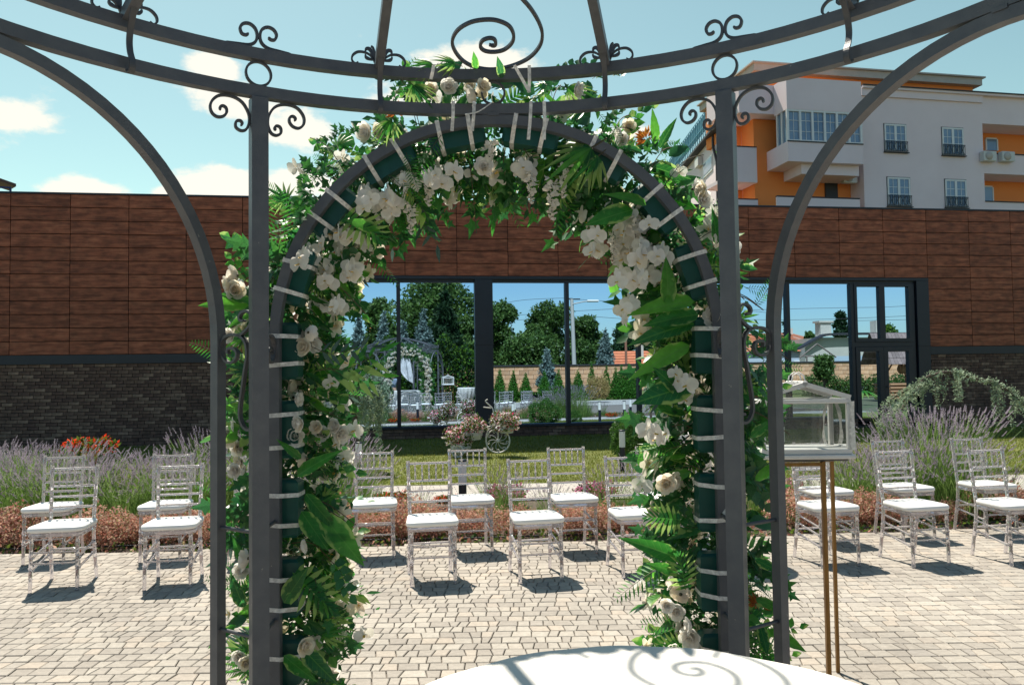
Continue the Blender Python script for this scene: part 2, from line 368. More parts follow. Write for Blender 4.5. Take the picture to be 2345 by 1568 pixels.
# thin clear glass (lantern panes)
mt, nt, out = newmat('thin_clear_glass'); tr = nd(nt, 'ShaderNodeBsdfTransparent'); tr.inputs[0].default_value = (.86, .88, .87, 1)
g_ = nd(nt, 'ShaderNodeBsdfGlossy'); g_.inputs['Roughness'].default_value = .03; fr = nd(nt, 'ShaderNodeFresnel', i_IOR=1.5)
dd = nd(nt, 'ShaderNodeBsdfDiffuse'); dd.inputs[0].default_value = (.6, .6, .58, 1)
nn = nd(nt, 'ShaderNodeTexNoise', i_Scale=9, i_Detail=6); tcn = nd(nt, 'ShaderNodeTexCoord'); L(nt, tcn.outputs['Object'], nn.inputs['Vector'])
mr_ = nd(nt, 'ShaderNodeMapRange'); L(nt, nn.outputs['Fac'], mr_.inputs[0]); mr_.inputs[3].default_value = .02; mr_.inputs[4].default_value = .16
m1 = nd(nt, 'ShaderNodeMixShader'); L(nt, mr_.outputs[0], m1.inputs[0]); L(nt, tr.outputs[0], m1.inputs[1]); L(nt, dd.outputs[0], m1.inputs[2])
m2 = nd(nt, 'ShaderNodeMixShader'); ml = nd(nt, 'ShaderNodeMath', operation='MULTIPLY', use_clamp=True); L(nt, fr.outputs[0], ml.inputs[0]); ml.inputs[1].default_value = 1.6
L(nt, ml.outputs[0], m2.inputs[0]); L(nt, m1.outputs[0], m2.inputs[1]); L(nt, g_.outputs[0], m2.inputs[2]); L(nt, m2.outputs[0], out.inputs[0]); M['glass'] = mt
# clear acrylic
mt, nt, out = newmat('clear_acrylic'); b = nd(nt, 'ShaderNodeBsdfPrincipled'); b.inputs['Base Color'].default_value = (.97, .95, .98, 1)
b.inputs['Transmission Weight'].default_value = 1; b.inputs['IOR'].default_value = 1.45; b.inputs['Roughness'].default_value = .04
dd = nd(nt, 'ShaderNodeBsdfTranslucent'); dd.inputs[0].default_value = (.88, .82, .85, 1)
d3 = nd(nt, 'ShaderNodeBsdfDiffuse'); d3.inputs[0].default_value = (.88, .83, .85, 1)
ma = nd(nt, 'ShaderNodeMixShader'); ma.inputs[0].default_value = .5; L(nt, dd.outputs[0], ma.inputs[1]); L(nt, d3.outputs[0], ma.inputs[2])
mx = nd(nt, 'ShaderNodeMixShader'); mx.inputs[0].default_value = .27; L(nt, b.outputs[0], mx.inputs[1]); L(nt, ma.outputs[0], mx.inputs[2]); L(nt, mx.outputs[0], out.inputs[0]); M['acrylic'] = mt
# far window glass
M['far_glass'] = mat('far_window_glass', (.10, .17, .27), .08, 0, (.22, .30, .40), .6, spec=1.0)
# wood-grain panel
mt, nt, out = newmat('wood_grain_panel'); b = nd(nt, 'ShaderNodeBsdfPrincipled'); b.inputs['Roughness'].default_value = .5; b.inputs['Specular IOR Level'].default_value = .25
tcn = nd(nt, 'ShaderNodeTexCoord'); oi = nd(nt, 'ShaderNodeObjectInfo'); ge = nd(nt, 'ShaderNodeNewGeometry')
rv = rnd_val(nt); sc = nd(nt, 'ShaderNodeMath', operation='MULTIPLY'); L(nt, rv, sc.inputs[0]); sc.inputs[1].default_value = 57
cb = nd(nt, 'ShaderNodeCombineXYZ'); L(nt, sc.outputs[0], cb.inputs[0]); L(nt, sc.outputs[0], cb.inputs[2])
ad = nd(nt, 'ShaderNodeVectorMath', operation='ADD'); L(nt, tcn.outputs['Object'], ad.inputs[0]); L(nt, cb.outputs[0], ad.inputs[1])
mpn = nd(nt, 'ShaderNodeMapping'); mpn.inputs['Scale'].default_value = (1.0, 1, 8); L(nt, ad.outputs[0], mpn.inputs[0])
n1 = nd(nt, 'ShaderNodeTexNoise', i_Scale=2.0, i_Detail=6, i_Roughness=.55, i_Distortion=.5); L(nt, mpn.outputs[0], n1.inputs['Vector'])
mp2 = nd(nt, 'ShaderNodeMapping'); mp2.inputs['Scale'].default_value = (3, 1, 5); L(nt, ad.outputs[0], mp2.inputs[0])
n2 = nd(nt, 'ShaderNodeTexNoise', i_Scale=1.5, i_Detail=3); L(nt, mp2.outputs[0], n2.inputs['Vector'])
c1 = ramp(nt, n1.outputs['Fac'], [(.28, (.13, .038, .020)), (.50, (.27, .083, .042)), (.74, (.39, .14, .074))])
c2 = ramp(nt, n2.outputs['Fac'], [(.33, (.66, .66, .66)), (.62, (1.14, 1.1, 1.08))])
mm = nd(nt, 'ShaderNodeMix', data_type='RGBA', blend_type='MULTIPLY'); mm.inputs[0].default_value = 1; L(nt, c1, mm.inputs[6]); L(nt, c2, mm.inputs[7])
rv2 = nd(nt, 'ShaderNodeMapRange'); L(nt, rv, rv2.inputs[0]); rv2.inputs[3].default_value = .86; rv2.inputs[4].default_value = 1.12
s3 = nd(nt, 'ShaderNodeVectorMath', operation='SCALE'); L(nt, mm.outputs[2], s3.inputs[0]); L(nt, rv2.outputs[0], s3.inputs['Scale'])
L(nt, s3.outputs[0], b.inputs['Base Color']); L(nt, b.outputs[0], out.inputs[0]); M['wood'] = mt
# dark clinker brick
mt, nt, out = newmat('dark_clinker_brick'); b = nd(nt, 'ShaderNodeBsdfPrincipled'); b.inputs['Roughness'].default_value = .85
rv = rnd_val(nt); c1 = ramp(nt, rv, [(0, (.10, .055, .042)), (.5, (.125, .072, .052)), (.8, (.17, .105, .075)), (1, (.24, .155, .11))])
n1 = nd(nt, 'ShaderNodeTexNoise', i_Scale=9, i_Detail=5); tcn = nd(nt, 'ShaderNodeTexCoord'); L(nt, tcn.outputs['Object'], n1.inputs['Vector'])
mr_ = nd(nt, 'ShaderNodeMapRange'); L(nt, n1.outputs['Fac'], mr_.inputs[0]); mr_.inputs[1].default_value = .3; mr_.inputs[2].default_value = .7; mr_.inputs[3].default_value = .6; mr_.inputs[4].default_value = 1.35
s3 = nd(nt, 'ShaderNodeVectorMath', operation='SCALE'); L(nt, c1, s3.inputs[0]); L(nt, mr_.outputs[0], s3.inputs['Scale']); L(nt, s3.outputs[0], b.inputs['Base Color']); L(nt, b.outputs[0], out.inputs[0]); M['brick'] = mt
# paving stone
mt, nt, out = newmat('concrete_paver'); b = nd(nt, 'ShaderNodeBsdfPrincipled'); b.inputs['Roughness'].default_value = .9; b.inputs['Specular IOR Level'].default_value = .2
rv = rnd_val(nt); c1 = ramp(nt, rv, [(0, (.29, .258, .225)), (.4, (.34, .305, .265)), (.75, (.38, .343, .297)), (.93, (.385, .33, .275)), (1, (.31, .28, .25))])
tcn = nd(nt, 'ShaderNodeTexCoord'); n1 = nd(nt, 'ShaderNodeTexNoise', i_Scale=28, i_Detail=8, i_Roughness=.7); L(nt, tcn.outputs['Object'], n1.inputs['Vector'])
ge = nd(nt, 'ShaderNodeNewGeometry'); n0 = nd(nt, 'ShaderNodeTexNoise', i_Scale=.9, i_Detail=4); L(nt, ge.outputs['Position'], n0.inputs['Vector'])
mr_ = nd(nt, 'ShaderNodeMapRange'); L(nt, n1.outputs['Fac'], mr_.inputs[0]); mr_.inputs[1].default_value = .3; mr_.inputs[2].default_value = .7; mr_.inputs[3].default_value = .82; mr_.inputs[4].default_value = 1.15
mr0 = nd(nt, 'ShaderNodeMapRange'); L(nt, n0.outputs['Fac'], mr0.inputs[0]); mr0.inputs[1].default_value = .3; mr0.inputs[2].default_value = .7; mr0.inputs[3].default_value = .86; mr0.inputs[4].default_value = 1.1
mq = nd(nt, 'ShaderNodeMath', operation='MULTIPLY'); L(nt, mr_.outputs[0], mq.inputs[0]); L(nt, mr0.outputs[0], mq.inputs[1])
s3 = nd(nt, 'ShaderNodeVectorMath', operation='SCALE'); L(nt, c1, s3.inputs[0]); L(nt, mq.outputs[0], s3.inputs['Scale']); L(nt, s3.outputs[0], b.inputs['Base Color'])
bp = nd(nt, 'ShaderNodeBump', i_Strength=.5, i_Distance=.004); L(nt, n1.outputs['Fac'], bp.inputs['Height']); L(nt, bp.outputs[0], b.inputs['Normal'])
L(nt, b.outputs[0], out.inputs[0]); M['paver'] = mt
M['joint'] = mat('joint_sand', (.12, .10, .085), .95, 0, (.20, .17, .14), 40)
def brickmat(name, c1, c2, cm, bw, bh, ms):
    mt, nt, out = newmat(name); b = nd(nt, 'ShaderNodeBsdfPrincipled'); b.inputs['Roughness'].default_value = .9; L(nt, b.outputs[0], out.inputs[0])
    t = nd(nt, 'ShaderNodeTexBrick'); t.inputs['Color1'].default_value = rgb(c1); t.inputs['Color2'].default_value = rgb(c2); t.inputs['Mortar'].default_value = rgb(cm)
    t.inputs['Scale'].default_value = 1; t.inputs['Brick Width'].default_value = bw; t.inputs['Row Height'].default_value = bh; t.inputs['Mortar Size'].default_value = ms
    g = nd(nt, 'ShaderNodeTexCoord'); L(nt, g.outputs['Object'], t.inputs['Vector']); L(nt, t.outputs[0], b.inputs['Base Color']); return mt
M['path'] = brickmat('path_paving', (.36, .33, .30), (.42, .39, .35), (.12, .10, .09), .2, .1, .006)
M['far_paver'] = brickmat('far_paving', (.33, .305, .28), (.41, .38, .345), (.09, .08, .07), .1, .1, .005)
M['lawn'] = mat('lawn_turf', (.09, .12, .022), .95, 0, (.17, .175, .045), 5, .8, 60, detail=9)
M['grass'] = leafmat('grass_blade', [(.12, .16, .025), (.20, .23, .045), (.28, .27, .075)], .4, .7, .15, 1.2, .8)
M['field'] = mat('far_ground', (.06, .08, .03), .95, 0, (.11, .10, .06), .5)
# ================================================================== GROUND
R = random.Random(7)
def sheet(name, pts, z, mt, kind='structure'):
    mb = MB(); mb.add([(p[0], p[1], z if len(p) < 3 else p[2]) for p in pts], [tuple(range(len(pts)))]); o = obj(name, mb, mt); o['kind'] = kind; return o
BASEZ = .13                        # ground level at the facade
sheet('ground', [(-900, -900), (900, -900), (900, 900), (-900, 900)], -.06, M['field'])
# paved terrace (far part: material only), its front edge towards the flower bed
def c2(xc, yc): v = C(xc, yc); return (v.x, v.y)
EDGE = [(-16, 7.25), (-6, 7.35), (-3.2, 7.45), (0, 7.62), (3, 7.78), (6, 8.1), (16, 8.6)]
def edge_y(xc):
    for (x0, y0), (x1, y1) in zip(EDGE, EDGE[1:]):
        if xc <= x1: return y0+(y1-y0)*(xc-x0)/(x1-x0)
    return EDGE[-1][1]
tb = MB(); tb.add([(p[0], p[1], -.018) for p in [c2(x, y) for x, y in EDGE]]+[(c2(16, -5)[0], c2(16, -5)[1], -.018), (c2(-16, -5)[0], c2(-16, -5)[1], -.018)], [tuple(range(len(EDGE)+2))[::-1]])
terr = obj('pavement', tb, M['joint']); terr['kind'] = 'structure'
tf = MB(); q = [c2(-16, -5), c2(16, -5), c2(16, 1.2), c2(-16, 1.2)]
tf.add([(p[0], p[1], -.004) for p in q], [(0, 1, 2, 3)]); obj('paving_surface', tf, M['far_paver'], terr)
# individual stones
ROW = .104; stones = []
yc = 1.25; ri = 0
while yc < 8.7:
    xc = -8.2 + R.random()*.1; slant = (R.random()-.5)*.03
    while xc < 8.2:
        w = R.choice((.062, .078, .088, .10, .118)); s2 = R.choice((-.02, -.012, 0, 0, .012, .02))
        cx = xc+w/2
        if yc+ROW < edge_y(cx)+.03 and abs(cx) < .72*(yc+.6)+.6:
            g = .0030
            stones.append((cx, yc+ROW/2, [(xc+g+slant, yc+g), (xc+w-g+s2, yc+g), (xc+w-g-slant*0, yc+ROW-g), (xc+g, yc+ROW-g)], R.random()))
        xc += w; 
        slant = s2
    yc += ROW; ri += 1
def stone_geo(c, pts, rz, local):
    """chamfered stone: top ring inset"""
    h = (rz-.5)*.004
    out = []
    mx = sum(p[0] for p in pts)/4; my = sum(p[1] for p in pts)/4
    for z, ins in ((-.02, 0), (h-.004, 0), (h, .0045)):
        for x, y in pts:
            dx, dy = mx-x, my-y; l = math.hypot(dx, dy)
            v = C(x+dx/l*ins*1.4, y+dy/l*ins*1.4, z)
            out.append(v-local)
    fs = [(8, 9, 10, 11)]
    for k in (0, 1):
        for i in range(4): fs.append((k*4+i, k*4+(i+1) % 4, k*4+4+(i+1) % 4, k*4+4+i))
    return out, fs
vis = [s for s in stones if 4.15 < s[1] < 6 and abs(s[0]) < .655*s[1]]
vis.sort(key=lambda s: s[1]); near = set(id(s) for s in vis[:300])
joined = MB()
for s in stones:
    if id(s) in near:
        ctr = C(s[0], s[1]); vs, fs = stone_geo(s, s[2], s[3], ctr); mb = MB(); mb.add(vs, fs); obj('paving_stone', mb, M['paver'], terr, loc=ctr)
    else:
        vs, fs = stone_geo(s, s[2], s[3], Vector((0, 0, 0))); joined.add(vs, fs)
o = obj('paving_stones', joined, M['paver'], terr); o['kind'] = 'stuff'
# bed soil, path, lawn (rising gently to the facade)
sheet('flower_bed_soil', [c2(-16, 6.9), c2(16, 8.2), c2(16, 10.45), c2(-16, 10.35)], -.028, M['soil'])
pb = MB(); ptp = [(-16, 10.3), (-1.6, 10.2), (1, 10.15), (6, 10.3), (16, 10.8), (16, 12.2), (6, 11.75), (1, 11.65), (-2.0, 11.55), (-16, 11.6)]
pp = obj('garden_path', MB(), M['path']); pb.add([(c2(*p)[0], c2(*p)[1], -.008) for p in ptp], [tuple(range(len(ptp)))]); 
bpy.data.objects.remove(pp); pp = obj('garden_path', pb, M['path']); pp['kind'] = 'structure'
def lawn_z(Y): t = min(max((Y-11.5)/(WY-11.5), 0), 1); return -.012+t*(BASEZ+.012)
lb = MB(); nx, ny = 30, 12
vs = []; 
for j in range(ny+1):
    for i in range(nx+1):
        xc = -22+44*i/nx; y0 = 11.62 if xc < 4 else 11.62+(xc-4)*.05
        p0 = C(xc, y0); Y = p0.y+(WY+.3-p0.y)*j/ny
        vs.append((p0.x, Y, lawn_z(Y)))
lb.add(vs, [(j*(nx+1)+i, j*(nx+1)+i+1, (j+1)*(nx+1)+i+1, (j+1)*(nx+1)+i) for j in range(ny) for i in range(nx)], 0, True)
ln = obj('lawn', lb, M['lawn']); ln['kind'] = 'structure'
def blades(name, n, region, mt, h=(.03, .06), w=.004, seed=3, zf=None, spread=.5, n_seg=1):
    rg = np.random.RandomState(seed)
    pts = region(rg, n); n = len(pts)
    a = rg.rand(n)*2*PI; hh = h[0]+rg.rand(n)*(h[1]-h[0]); lean = rg.rand(n)*spread*hh; la = rg.rand(n)*2*PI
    base = np.stack([pts[:, 0], pts[:, 1], pts[:, 2]], 1)
    d = np.stack([np.cos(a)*w, np.sin(a)*w, np.zeros(n)], 1)
    tip = base+np.stack([np.cos(la)*lean, np.sin(la)*lean, hh], 1)
    v = np.stack([base-d, base+d, tip], 1).reshape(-1, 3)
    f = np.arange(n*3).reshape(-1, 3)
    me = bpy.data.meshes.new(name); me.vertices.add(n*3); me.vertices.foreach_set('co', v.ravel()); me.loops.add(n*3); me.polygons.add(n)
    me.loops.foreach_set('vertex_index', f.ravel()); me.polygons.foreach_set('loop_start', np.arange(0, n*3, 3)); me.polygons.foreach_set('loop_total', np.full(n, 3)); me.materials.append(mt); me.update()
    return me
def lawn_region(rg, n):
    xc = rg.uniform(-10, 13, n); ycv = 11.6+rg.rand(n)**1.3*8
    X = xc*cos(YAW)+ycv*sin(YAW); Y = -xc*sin(YAW)+ycv*cos(YAW)
    ok = (Y < WY-.05) & (ycv > np.where(xc > 4, 11.65+(xc-4)*.05, 11.65))
    X, Y = X[ok], Y[ok]; t = np.clip((Y-11.5)/(WY-11.5), 0, 1)
    return np.stack([X, Y, -.014+t*(BASEZ+.012)], 1)
o = link('lawn_grass', blades('lawn_grass', 170000, lawn_region, M['grass'], (.025, .055), .006, 5)); tag(o, 'short mown grass of the lawn in front of the building', 'grass', kind='stuff')

# ================================================================== THE HALL
PW = 1.2168; ZT = 5.703; RH = .2953
def JX(n): return (n-6.846)*PW
hall = thing('hall_building', 'long low hall clad in brown wood-grain panels over dark brick with mirrored windows', 'building', (0, WY, 0))
def hobj(name, a, b, mt, r=0, parent=None, loc=None):
    mb = MB(); (mb.bbox(a, b, r) if r else mb.box(a, b)); return obj(name, mb, mt, parent or hall)
WX0, WX1 = JX(5.1), JX(18)
HEAD = ZT-6*RH; WB = ZT-12*RH
# core walls behind the cladding (leaving the window opening), y relative to facade
core = MB()
core.box((-24, .05, -.1), (WX0-.004, 14, ZT-.03)); core.box((WX1+.004, .05, -.1), (26, 14, ZT-.03)); core.box((WX0-.004, .05, HEAD+.03), (WX1+.004, 14, ZT-.03)); core.box((WX0-.004, .055, -.1), (WX1+.004, 14, .36))
core.box((WX0-.004, 1.2, .36), (WX1+.004, 14, HEAD+.03))
obj('wall', core, M['mortar'], hall)
pm = MB(); g = .007; pm.bbox((g, -.012, g), (PW-g, .03, RH-g), .003); pme = pm.mesh('wood_panel', M['wood'])
cnt = 0; far_panels = MB()
for n in range(-14, 28):
    for r in range(12):
        x0 = JX(n); z0 = ZT-(r+1)*RH
        if r >= 6 and n >= 5 and n < 18: continue
        if -1 <= n <= 20: link('wood_panel', pme, hall, loc=(x0, 0, z0)); cnt += 1
        else: far_panels.bbox((x0+g, -.012, z0+g), (x0+PW-g, .03, z0+RH-g), .003)
# the half column left of the window
for r in range(6, 12):
    mb = MB(); mb.bbox((g, -.012, g), ((WX0-JX(5))-g, .03, RH-g), .003); obj('wood_panel', mb, M['wood'], hall, loc=(JX(5), 0, ZT-(r+1)*RH))
o = obj('wood_panels', far_panels, M['wood'], hall); o['kind'] = 'stuff'
hobj('coping', (-24, -.03, ZT-.002), (26, 14.1, ZT+.035), M['frame'])
mb = MB(); mb.box((JX(9.7), 3, ZT+.04), (JX(12.6), 6, ZT+.22)); obj('roof_parapet', mb, mat('pink_parapet', (.45, .25, .22), .8), hall)
BT = WB-.20
hobj('fascia_band', (-24, -.03, BT), (WX0-.003, .045, WB-.004), M['frame'])
hobj('fascia_band', (WX1+.003, -.03, BT), (26, .045, WB-.004), M['frame'])
# bricks
BW, BH = .225, .075
bm_ = MB(); bm_.bbox((.005, 0, .0045), (BW-.005, .05, BH-.0045), .003); bmesh_ = bm_.mesh('brick', M['brick'])
bl = []
for (xa, xb, zt) in ((-12, WX0, BT), (WX1, 24, BT), (WX0, WX1, .36)):
    nrow = int(zt/BH)+1
    for r in range(nrow):
        z0 = zt-(r+1)*BH-.003
        if z0 < -.1: continue
        off = (r % 2)*.5*BW + ((r*7) % 3)*.02
        x = xa - BW + off
        while x < xb:
            a, b = max(x, xa), min(x+BW, xb)
            if b-a > .05: bl.append((a, b, z0, x))
            x += BW
def vis_key(t):
    X, z = t[0], t[2]
    yc = X*sin(YAW)+WY*cos(YAW); xc = X*cos(YAW)-WY*sin(YAW)
    px = 1172+1785*xc/yc
    ok = (0 < px < 478) and z > .45
    return (0 if ok else 1, yc)
bl.sort(key=vis_key)
jb = MB()
for i, (a, b, z0, x) in enumerate(bl):
    if i < 300 and abs((b-a)-BW) < 1e-6: link('brick', bmesh_, hall, loc=(a, (i*37 % 5)*.0008, z0))
    else: jb.bbox((a+.005, 0, z0+.0045), (b-.005, .05, z0+BH-.0045), .003)
o = obj('bricks', jb, M['brick'], hall); o['kind'] = 'stuff'
# window front
def WXp(x, y=800): return PY(x, y, WY+.05).x
SILL = .42
hobj('head_band', (WX0, -.03, HEAD-.075), (WX1, .05, HEAD-.004), M['frame'])
hobj('window_head_frame', (WX0, .05, HEAD-.15), (WX1-.30, .16, HEAD-.0), M['frame'])
hobj('sill', (WX0, -.05, .362), (WXp(1948), .16, SILL), M['frame'])
hobj('reveal', (WX0, -.028, SILL), (WX0+.10, .16, HEAD-.152), M['frame'])
cx0, cx1 = WXp(2099), WX1
hobj('corner_pillar', (cx0, -.03, 0), (cx1, .05, HEAD-.35*0-.078), M['frame'], .004)
hobj('corner_reveal', (cx0-.30, .16, 0), (cx0, .20, HEAD-.15), M['frame']); hobj('pillar_joint', (cx0-.002, -.033, 2.16), (cx1+.002, -.029, 2.175), M['mortar'])
px0, px1 = WXp(1088), WXp(1129)
hobj('pillar', (px0, -.03, SILL+.003), (px1, .17, HEAD-.078), M['frame'], .006)
hobj('pillar_joint', (px0-.002, -.033, WB+.13), (px1+.002, -.0285, WB+.145), M['mortar'])
GY = .10
muls = [WXp(x) for x in (735, 913)]; muls2 = [WXp(x) for x in (1300, 1463, 1632, 1806)]
dx0, dx1 = WXp(1950), WXp(2088)
edges = [WX0+.10, muls[0], muls[1], px0]; edges2 = [px1, *muls2, dx0]
for X in muls+muls2: hobj('mullion', (X-.045, .01, SILL+.003), (X+.045, .16, HEAD-.152), M['frame'], .004)
PANES = []
for E_ in (edges, edges2):
    for a, b in zip(E_, E_[1:]):
        tw_ = (b-a)*R.uniform(-.0013, .0013); mb = MB(); mb.add([(a-.02, GY-tw_, SILL-.02), (b+.02, GY+tw_, SILL-.02), (b+.02, GY+tw_, HEAD-.1), (a-.02, GY-tw_, HEAD-.1)], [(0, 1, 2, 3)]); obj('window_pane', mb, M['mirror'], hall)
# door set: transom lights above, two leaves below
TR = 2.23
def frame4(par, name, a, b, z0, z1, t, y0=-.0, y1=.12):
    mb = MB(); mb.bbox((a, y0, z0), (a+t, y1, z1), .004); mb.bbox((b-t, y0, z0), (b, y1, z1), .004); mb.bbox((a+t, y0, z1-t), (b-t, y1, z1), .004); mb.bbox((a+t, y0, z0), (b-t, y1, z0+t*1.2), .004)
    return obj(name, mb, M['frame'], par)
dm = WXp(2021)
hobj('door_jamb', (dx0, .02, 0), (dx0+.09, .16, HEAD-.152), M['frame'], .004); hobj('door_jamb', (dx1, .02, 0), (dx1+.09, .16, HEAD-.152), M['frame'], .004)
hobj('transom_bar', (dx0+.09, .02, TR-.06), (dx1, .158, TR+.06), M['frame'], .004)
hobj('threshold', (dx0, -.1, .10), (cx0, .3, .17), M['frame'])
hobj('jamb_infill', (dx1+.09, .06, 0), (cx0-.0, .158, HEAD-.152), M['frame'])
for a, b, z0, z1 in ((dx0+.09, dm, TR+.06, HEAD-.152), (dm, dx1, TR+.06, HEAD-.152)):
    f = frame4(hall, 'transom_light', a, b, z0, z1, .075)
    mb = MB(); mb.add([(a+.07, .07, z0+.07), (b-.07, .07, z0+.07), (b-.07, .07, z1-.07), (a+.07, .07, z1-.07)], [(0, 1, 2, 3)]); obj('pane', mb, M['mirror'], f)
for k, (a, b) in enumerate(((dx0+.09, dm), (dm, dx1))):
    f = frame4(hall, 'door', a+.003, b-.003, .172, TR-.063, .12)
    mb = MB(); mb.add([(a+.1, .07, .25), (b-.1, .07, .25), (b-.1, .07, TR-.15), (a+.1, .07, TR-.15)], [(0, 1, 2, 3)]); obj('pane', mb, M['mirror'], f)
    if k: mb = MB(); mb.bar([(a+.06, -.0, 1.15), (a+.06, -.06, 1.15), (a+.2, -.06, 1.15)], (0, 0, 1), .02, .02); obj('handle', mb, M['iron'], f)
GLY = WY+GY

# ================================================================== APARTMENT HOUSE
apt = thing('apartment_block', 'white and orange apartment block with balconies rising behind the hall at right', 'building')
M['apt_white'] = mat('pale_render', (.86, .71, .72), .9, 0, (.81, .66, .67), .6)
M['apt_orange'] = mat('orange_render', (.93, .29, .075), .9, 0, (.88, .265, .065), .8)
M['apt_band'] = mat('grey_cornice', (.52, .46, .41), .9, 0, (.45, .40, .36), 2)
M['ac'] = mat('air_conditioner_white', (.62, .60, .56), .5)
M['dark'] = mat('dark_opening', (.03, .03, .035), .6)
ZA, ZB = 42.0, 45.0
A0 = P(1782, 600, ZA); A1 = P(2345, 600, ZB); A0.z = A1.z = 0
ux = (A1-A0).normalized(); nx_ = Vector((ux.y, -ux.x, 0))      # outward normal, towards the viewer
if nx_.dot(-A0) < 0: nx_ = -nx_
def AU(x, y, off=0):               # photo point on the facade plane pushed out by off -> (u, z)
    r = ray(x, y); t = ((A0+nx_*off)-CAMP).dot(nx_)/r.dot(nx_); p = CAMP+r*t; return (p-A0).dot(ux), p.z
AM = Matrix((( ux.x, -nx_.x, 0, A0.x), (ux.y, -nx_.y, 0, A0.y), (0, 0, 1, 0), (0, 0, 0, 1)))   # local x along facade, y into the house
def abox(name, x0, y0, x1, y1, d0, d1, mt, off=0, r=0, parent=None):
    (u0, z1) = AU(x0, y0, off); (u1, z0) = AU(x1, y1, off)
    mb = MB(); (mb.bbox((u0, d0, z0), (u1, d1, z1), r, mat=AM) if r else mb.box((u0, d0, z0), (u1, d1, z1), mat=AM)); return obj(name, mb, mt, parent or apt)
uE = AU(2500, 300)[0]; zt = AU(1830, 195)[1]
UC = AU(1978, 400)[0]; US = AU(2250, 300)[0]
mb = MB(); mb.box((UC, 0, 0), (US, 12, zt), mat=AM); obj('wall', mb, M['apt_white'], apt)
mb = MB(); mb.box((UC-.05, -.25, zt), (uE, 12, zt+.12), mat=AM); mb.box((UC-.05, -.12, zt-.4), (US, -.002, zt-.002), mat=AM); obj('cornice', mb, M['apt_white'], apt)
mb = MB(); mb.box((UC-.06, -.32, zt+.122), (uE, 12, zt+.18), mat=AM); obj('roof_edge', mb, M['dark'], apt)
# left recessed orange part with the bay
u_o0 = AU(1725, 300, -1.2)[0]
mb = MB(); mb.box((u_o0+.01, 1.2, 0), (UC-.01, 2.6, zt-.05), mat=AM); obj('wall', mb, M['apt_orange'], apt)
mb = MB(); mb.box((AU(1700, 300)[0], .3, AU(1850, 262)[1]), (UC, 1.19, zt), mat=AM); obj('upper_wall', mb, M['apt_white'], apt)
# bay window (glazed balcony) projecting
bx0, by0 = AU(1802, 247, 1.0); bx1, by1 = AU(1978, 395, 1.0)
zb_t = AU(1850, 252, 1)[1]; zg0 = AU(1850, 325, 1)[1]; zb_b = AU(1880, 372, 1)[1]
mb = MB(); mb.box((bx0, -1.0, zb_b), (bx1, 1.19, zg0), mat=AM); mb.box((bx0+1.0, -.6, zb_b-.55), (bx1, 1.19, zb_b), mat=AM); obj('bay_parapet', mb, M['apt_white'], apt)
mb = MB(); mb.box((bx0, -1.0, zb_t), (bx1, .29, zt-.01), mat=AM); obj('bay_head', mb, M['apt_white'], apt)
bay = MB(); bay.box((bx0+.12, -.9, zg0+.002), (bx1-.05, .1, zb_t-.002), mat=AM); bayo = obj('bay_window', bay, M['far_glass'], apt)
fr = MB(); npn = 6
for i in range(npn+1):
    u = bx0+.05+(bx1-bx0-.1)*i/npn; fr.box((u-.06, -.99, zg0), (u+.06, -.88, zb_t), mat=AM)
for i in range(1, 3):
    fr.box((bx0+.02, -.9+.4*i*1.2, zg0), (bx0+.115, -.9+.4*i*1.2+.1, zb_t), mat=AM)
for zz in (zg0+.05, zb_t-.05): fr.box((bx0+.05, -.985, zz-.05), (bx1, -.89, zz+.05), mat=AM)
obj('frame', fr, M['white'], bayo)
ms = MB()
for i in range(npn):
    u = bx0+.05+(bx1-bx0-.1)*(i+.5)/npn; ms.box((u-.012, -.925, zg0+.1), (u+.012, -.902, zb_t-.1), mat=AM)
for k in (1, 2): ms.box((bx0+.1, -.924, zg0+(zb_t-zg0)*k/3-.012), (bx1-.1, -.903, zg0+(zb_t-zg0)*k/3+.012), mat=AM)
obj('muntins', ms, M['white'], bayo)
bx_ = MB(); bx_.box((bx0-.03, -1.04, zg0-.03), (bx1+.02, -.995, zg0+.03), mat=AM); obj('bay_sill', bx_, M['dark'], apt)
# lower balcony with door, lamp and air conditioner
l0 = AU(1790, 455, .2); l1 = AU(1978, 480, .2)
mb = MB(); mb.box((AU(1780, 450, .6)[0], -.6, 3), (bx1, -.45, AU(1880, 454, .6)[1]), mat=AM); obj('balcony_parapet', mb, M['apt_white'], apt)
mb = MB(); z0_ = AU(1880, 453, .6)[1]; mb.box((AU(1780, 450, .6)[0], -.63, z0_), (bx1, -.42, z0_+.05), mat=AM); obj('balcony_rail', mb, M['dark'], apt)
mb = MB(); a = AU(1788+100, 417, -1.2); b = AU(1917, 460, -1.2); mb.box((a[0], 1.1, b[1]-.5), (b[0], 1.21, a[1]), mat=AM); obj('balcony_door', mb, M['dark'], apt)
mb = MB(); a = AU(1901, 405, -1.1); mb.lathe([(.01, 0), (.16, 0), (.16, .08), (.01, .08)], 14, mat=AM @ Matrix.Translation((a[0], 1.14, a[1])) @ Matrix.Rotation(PI/2, 4, 'X')); obj('wall_lamp', mb, M['ac'], apt)
def ac(x, y, off, s=1.0):
    u, z = AU(x, y, off)
    mb = MB(); mb.bbox((u-.42*s, -off-.0, z-.29*s), (u+.42*s, -off+.32, z+.29*s), .03, mat=AM); o = obj('air_conditioner', mb, M['ac'], apt)
    mb = MB(); mb.lathe([(.01, 0), (.24*s, 0), (.24*s, .02), (.01, .02)], 16, mat=AM @ Matrix.Translation((u-.08, -off-.001, z)) @ Matrix.Rotation(PI/2, 4, 'X')); obj('fan_grille', mb, M['apt_band'], o)
ac(1948, 407, -.35); ac(2268, 357, .35); ac(2310, 358, .35)
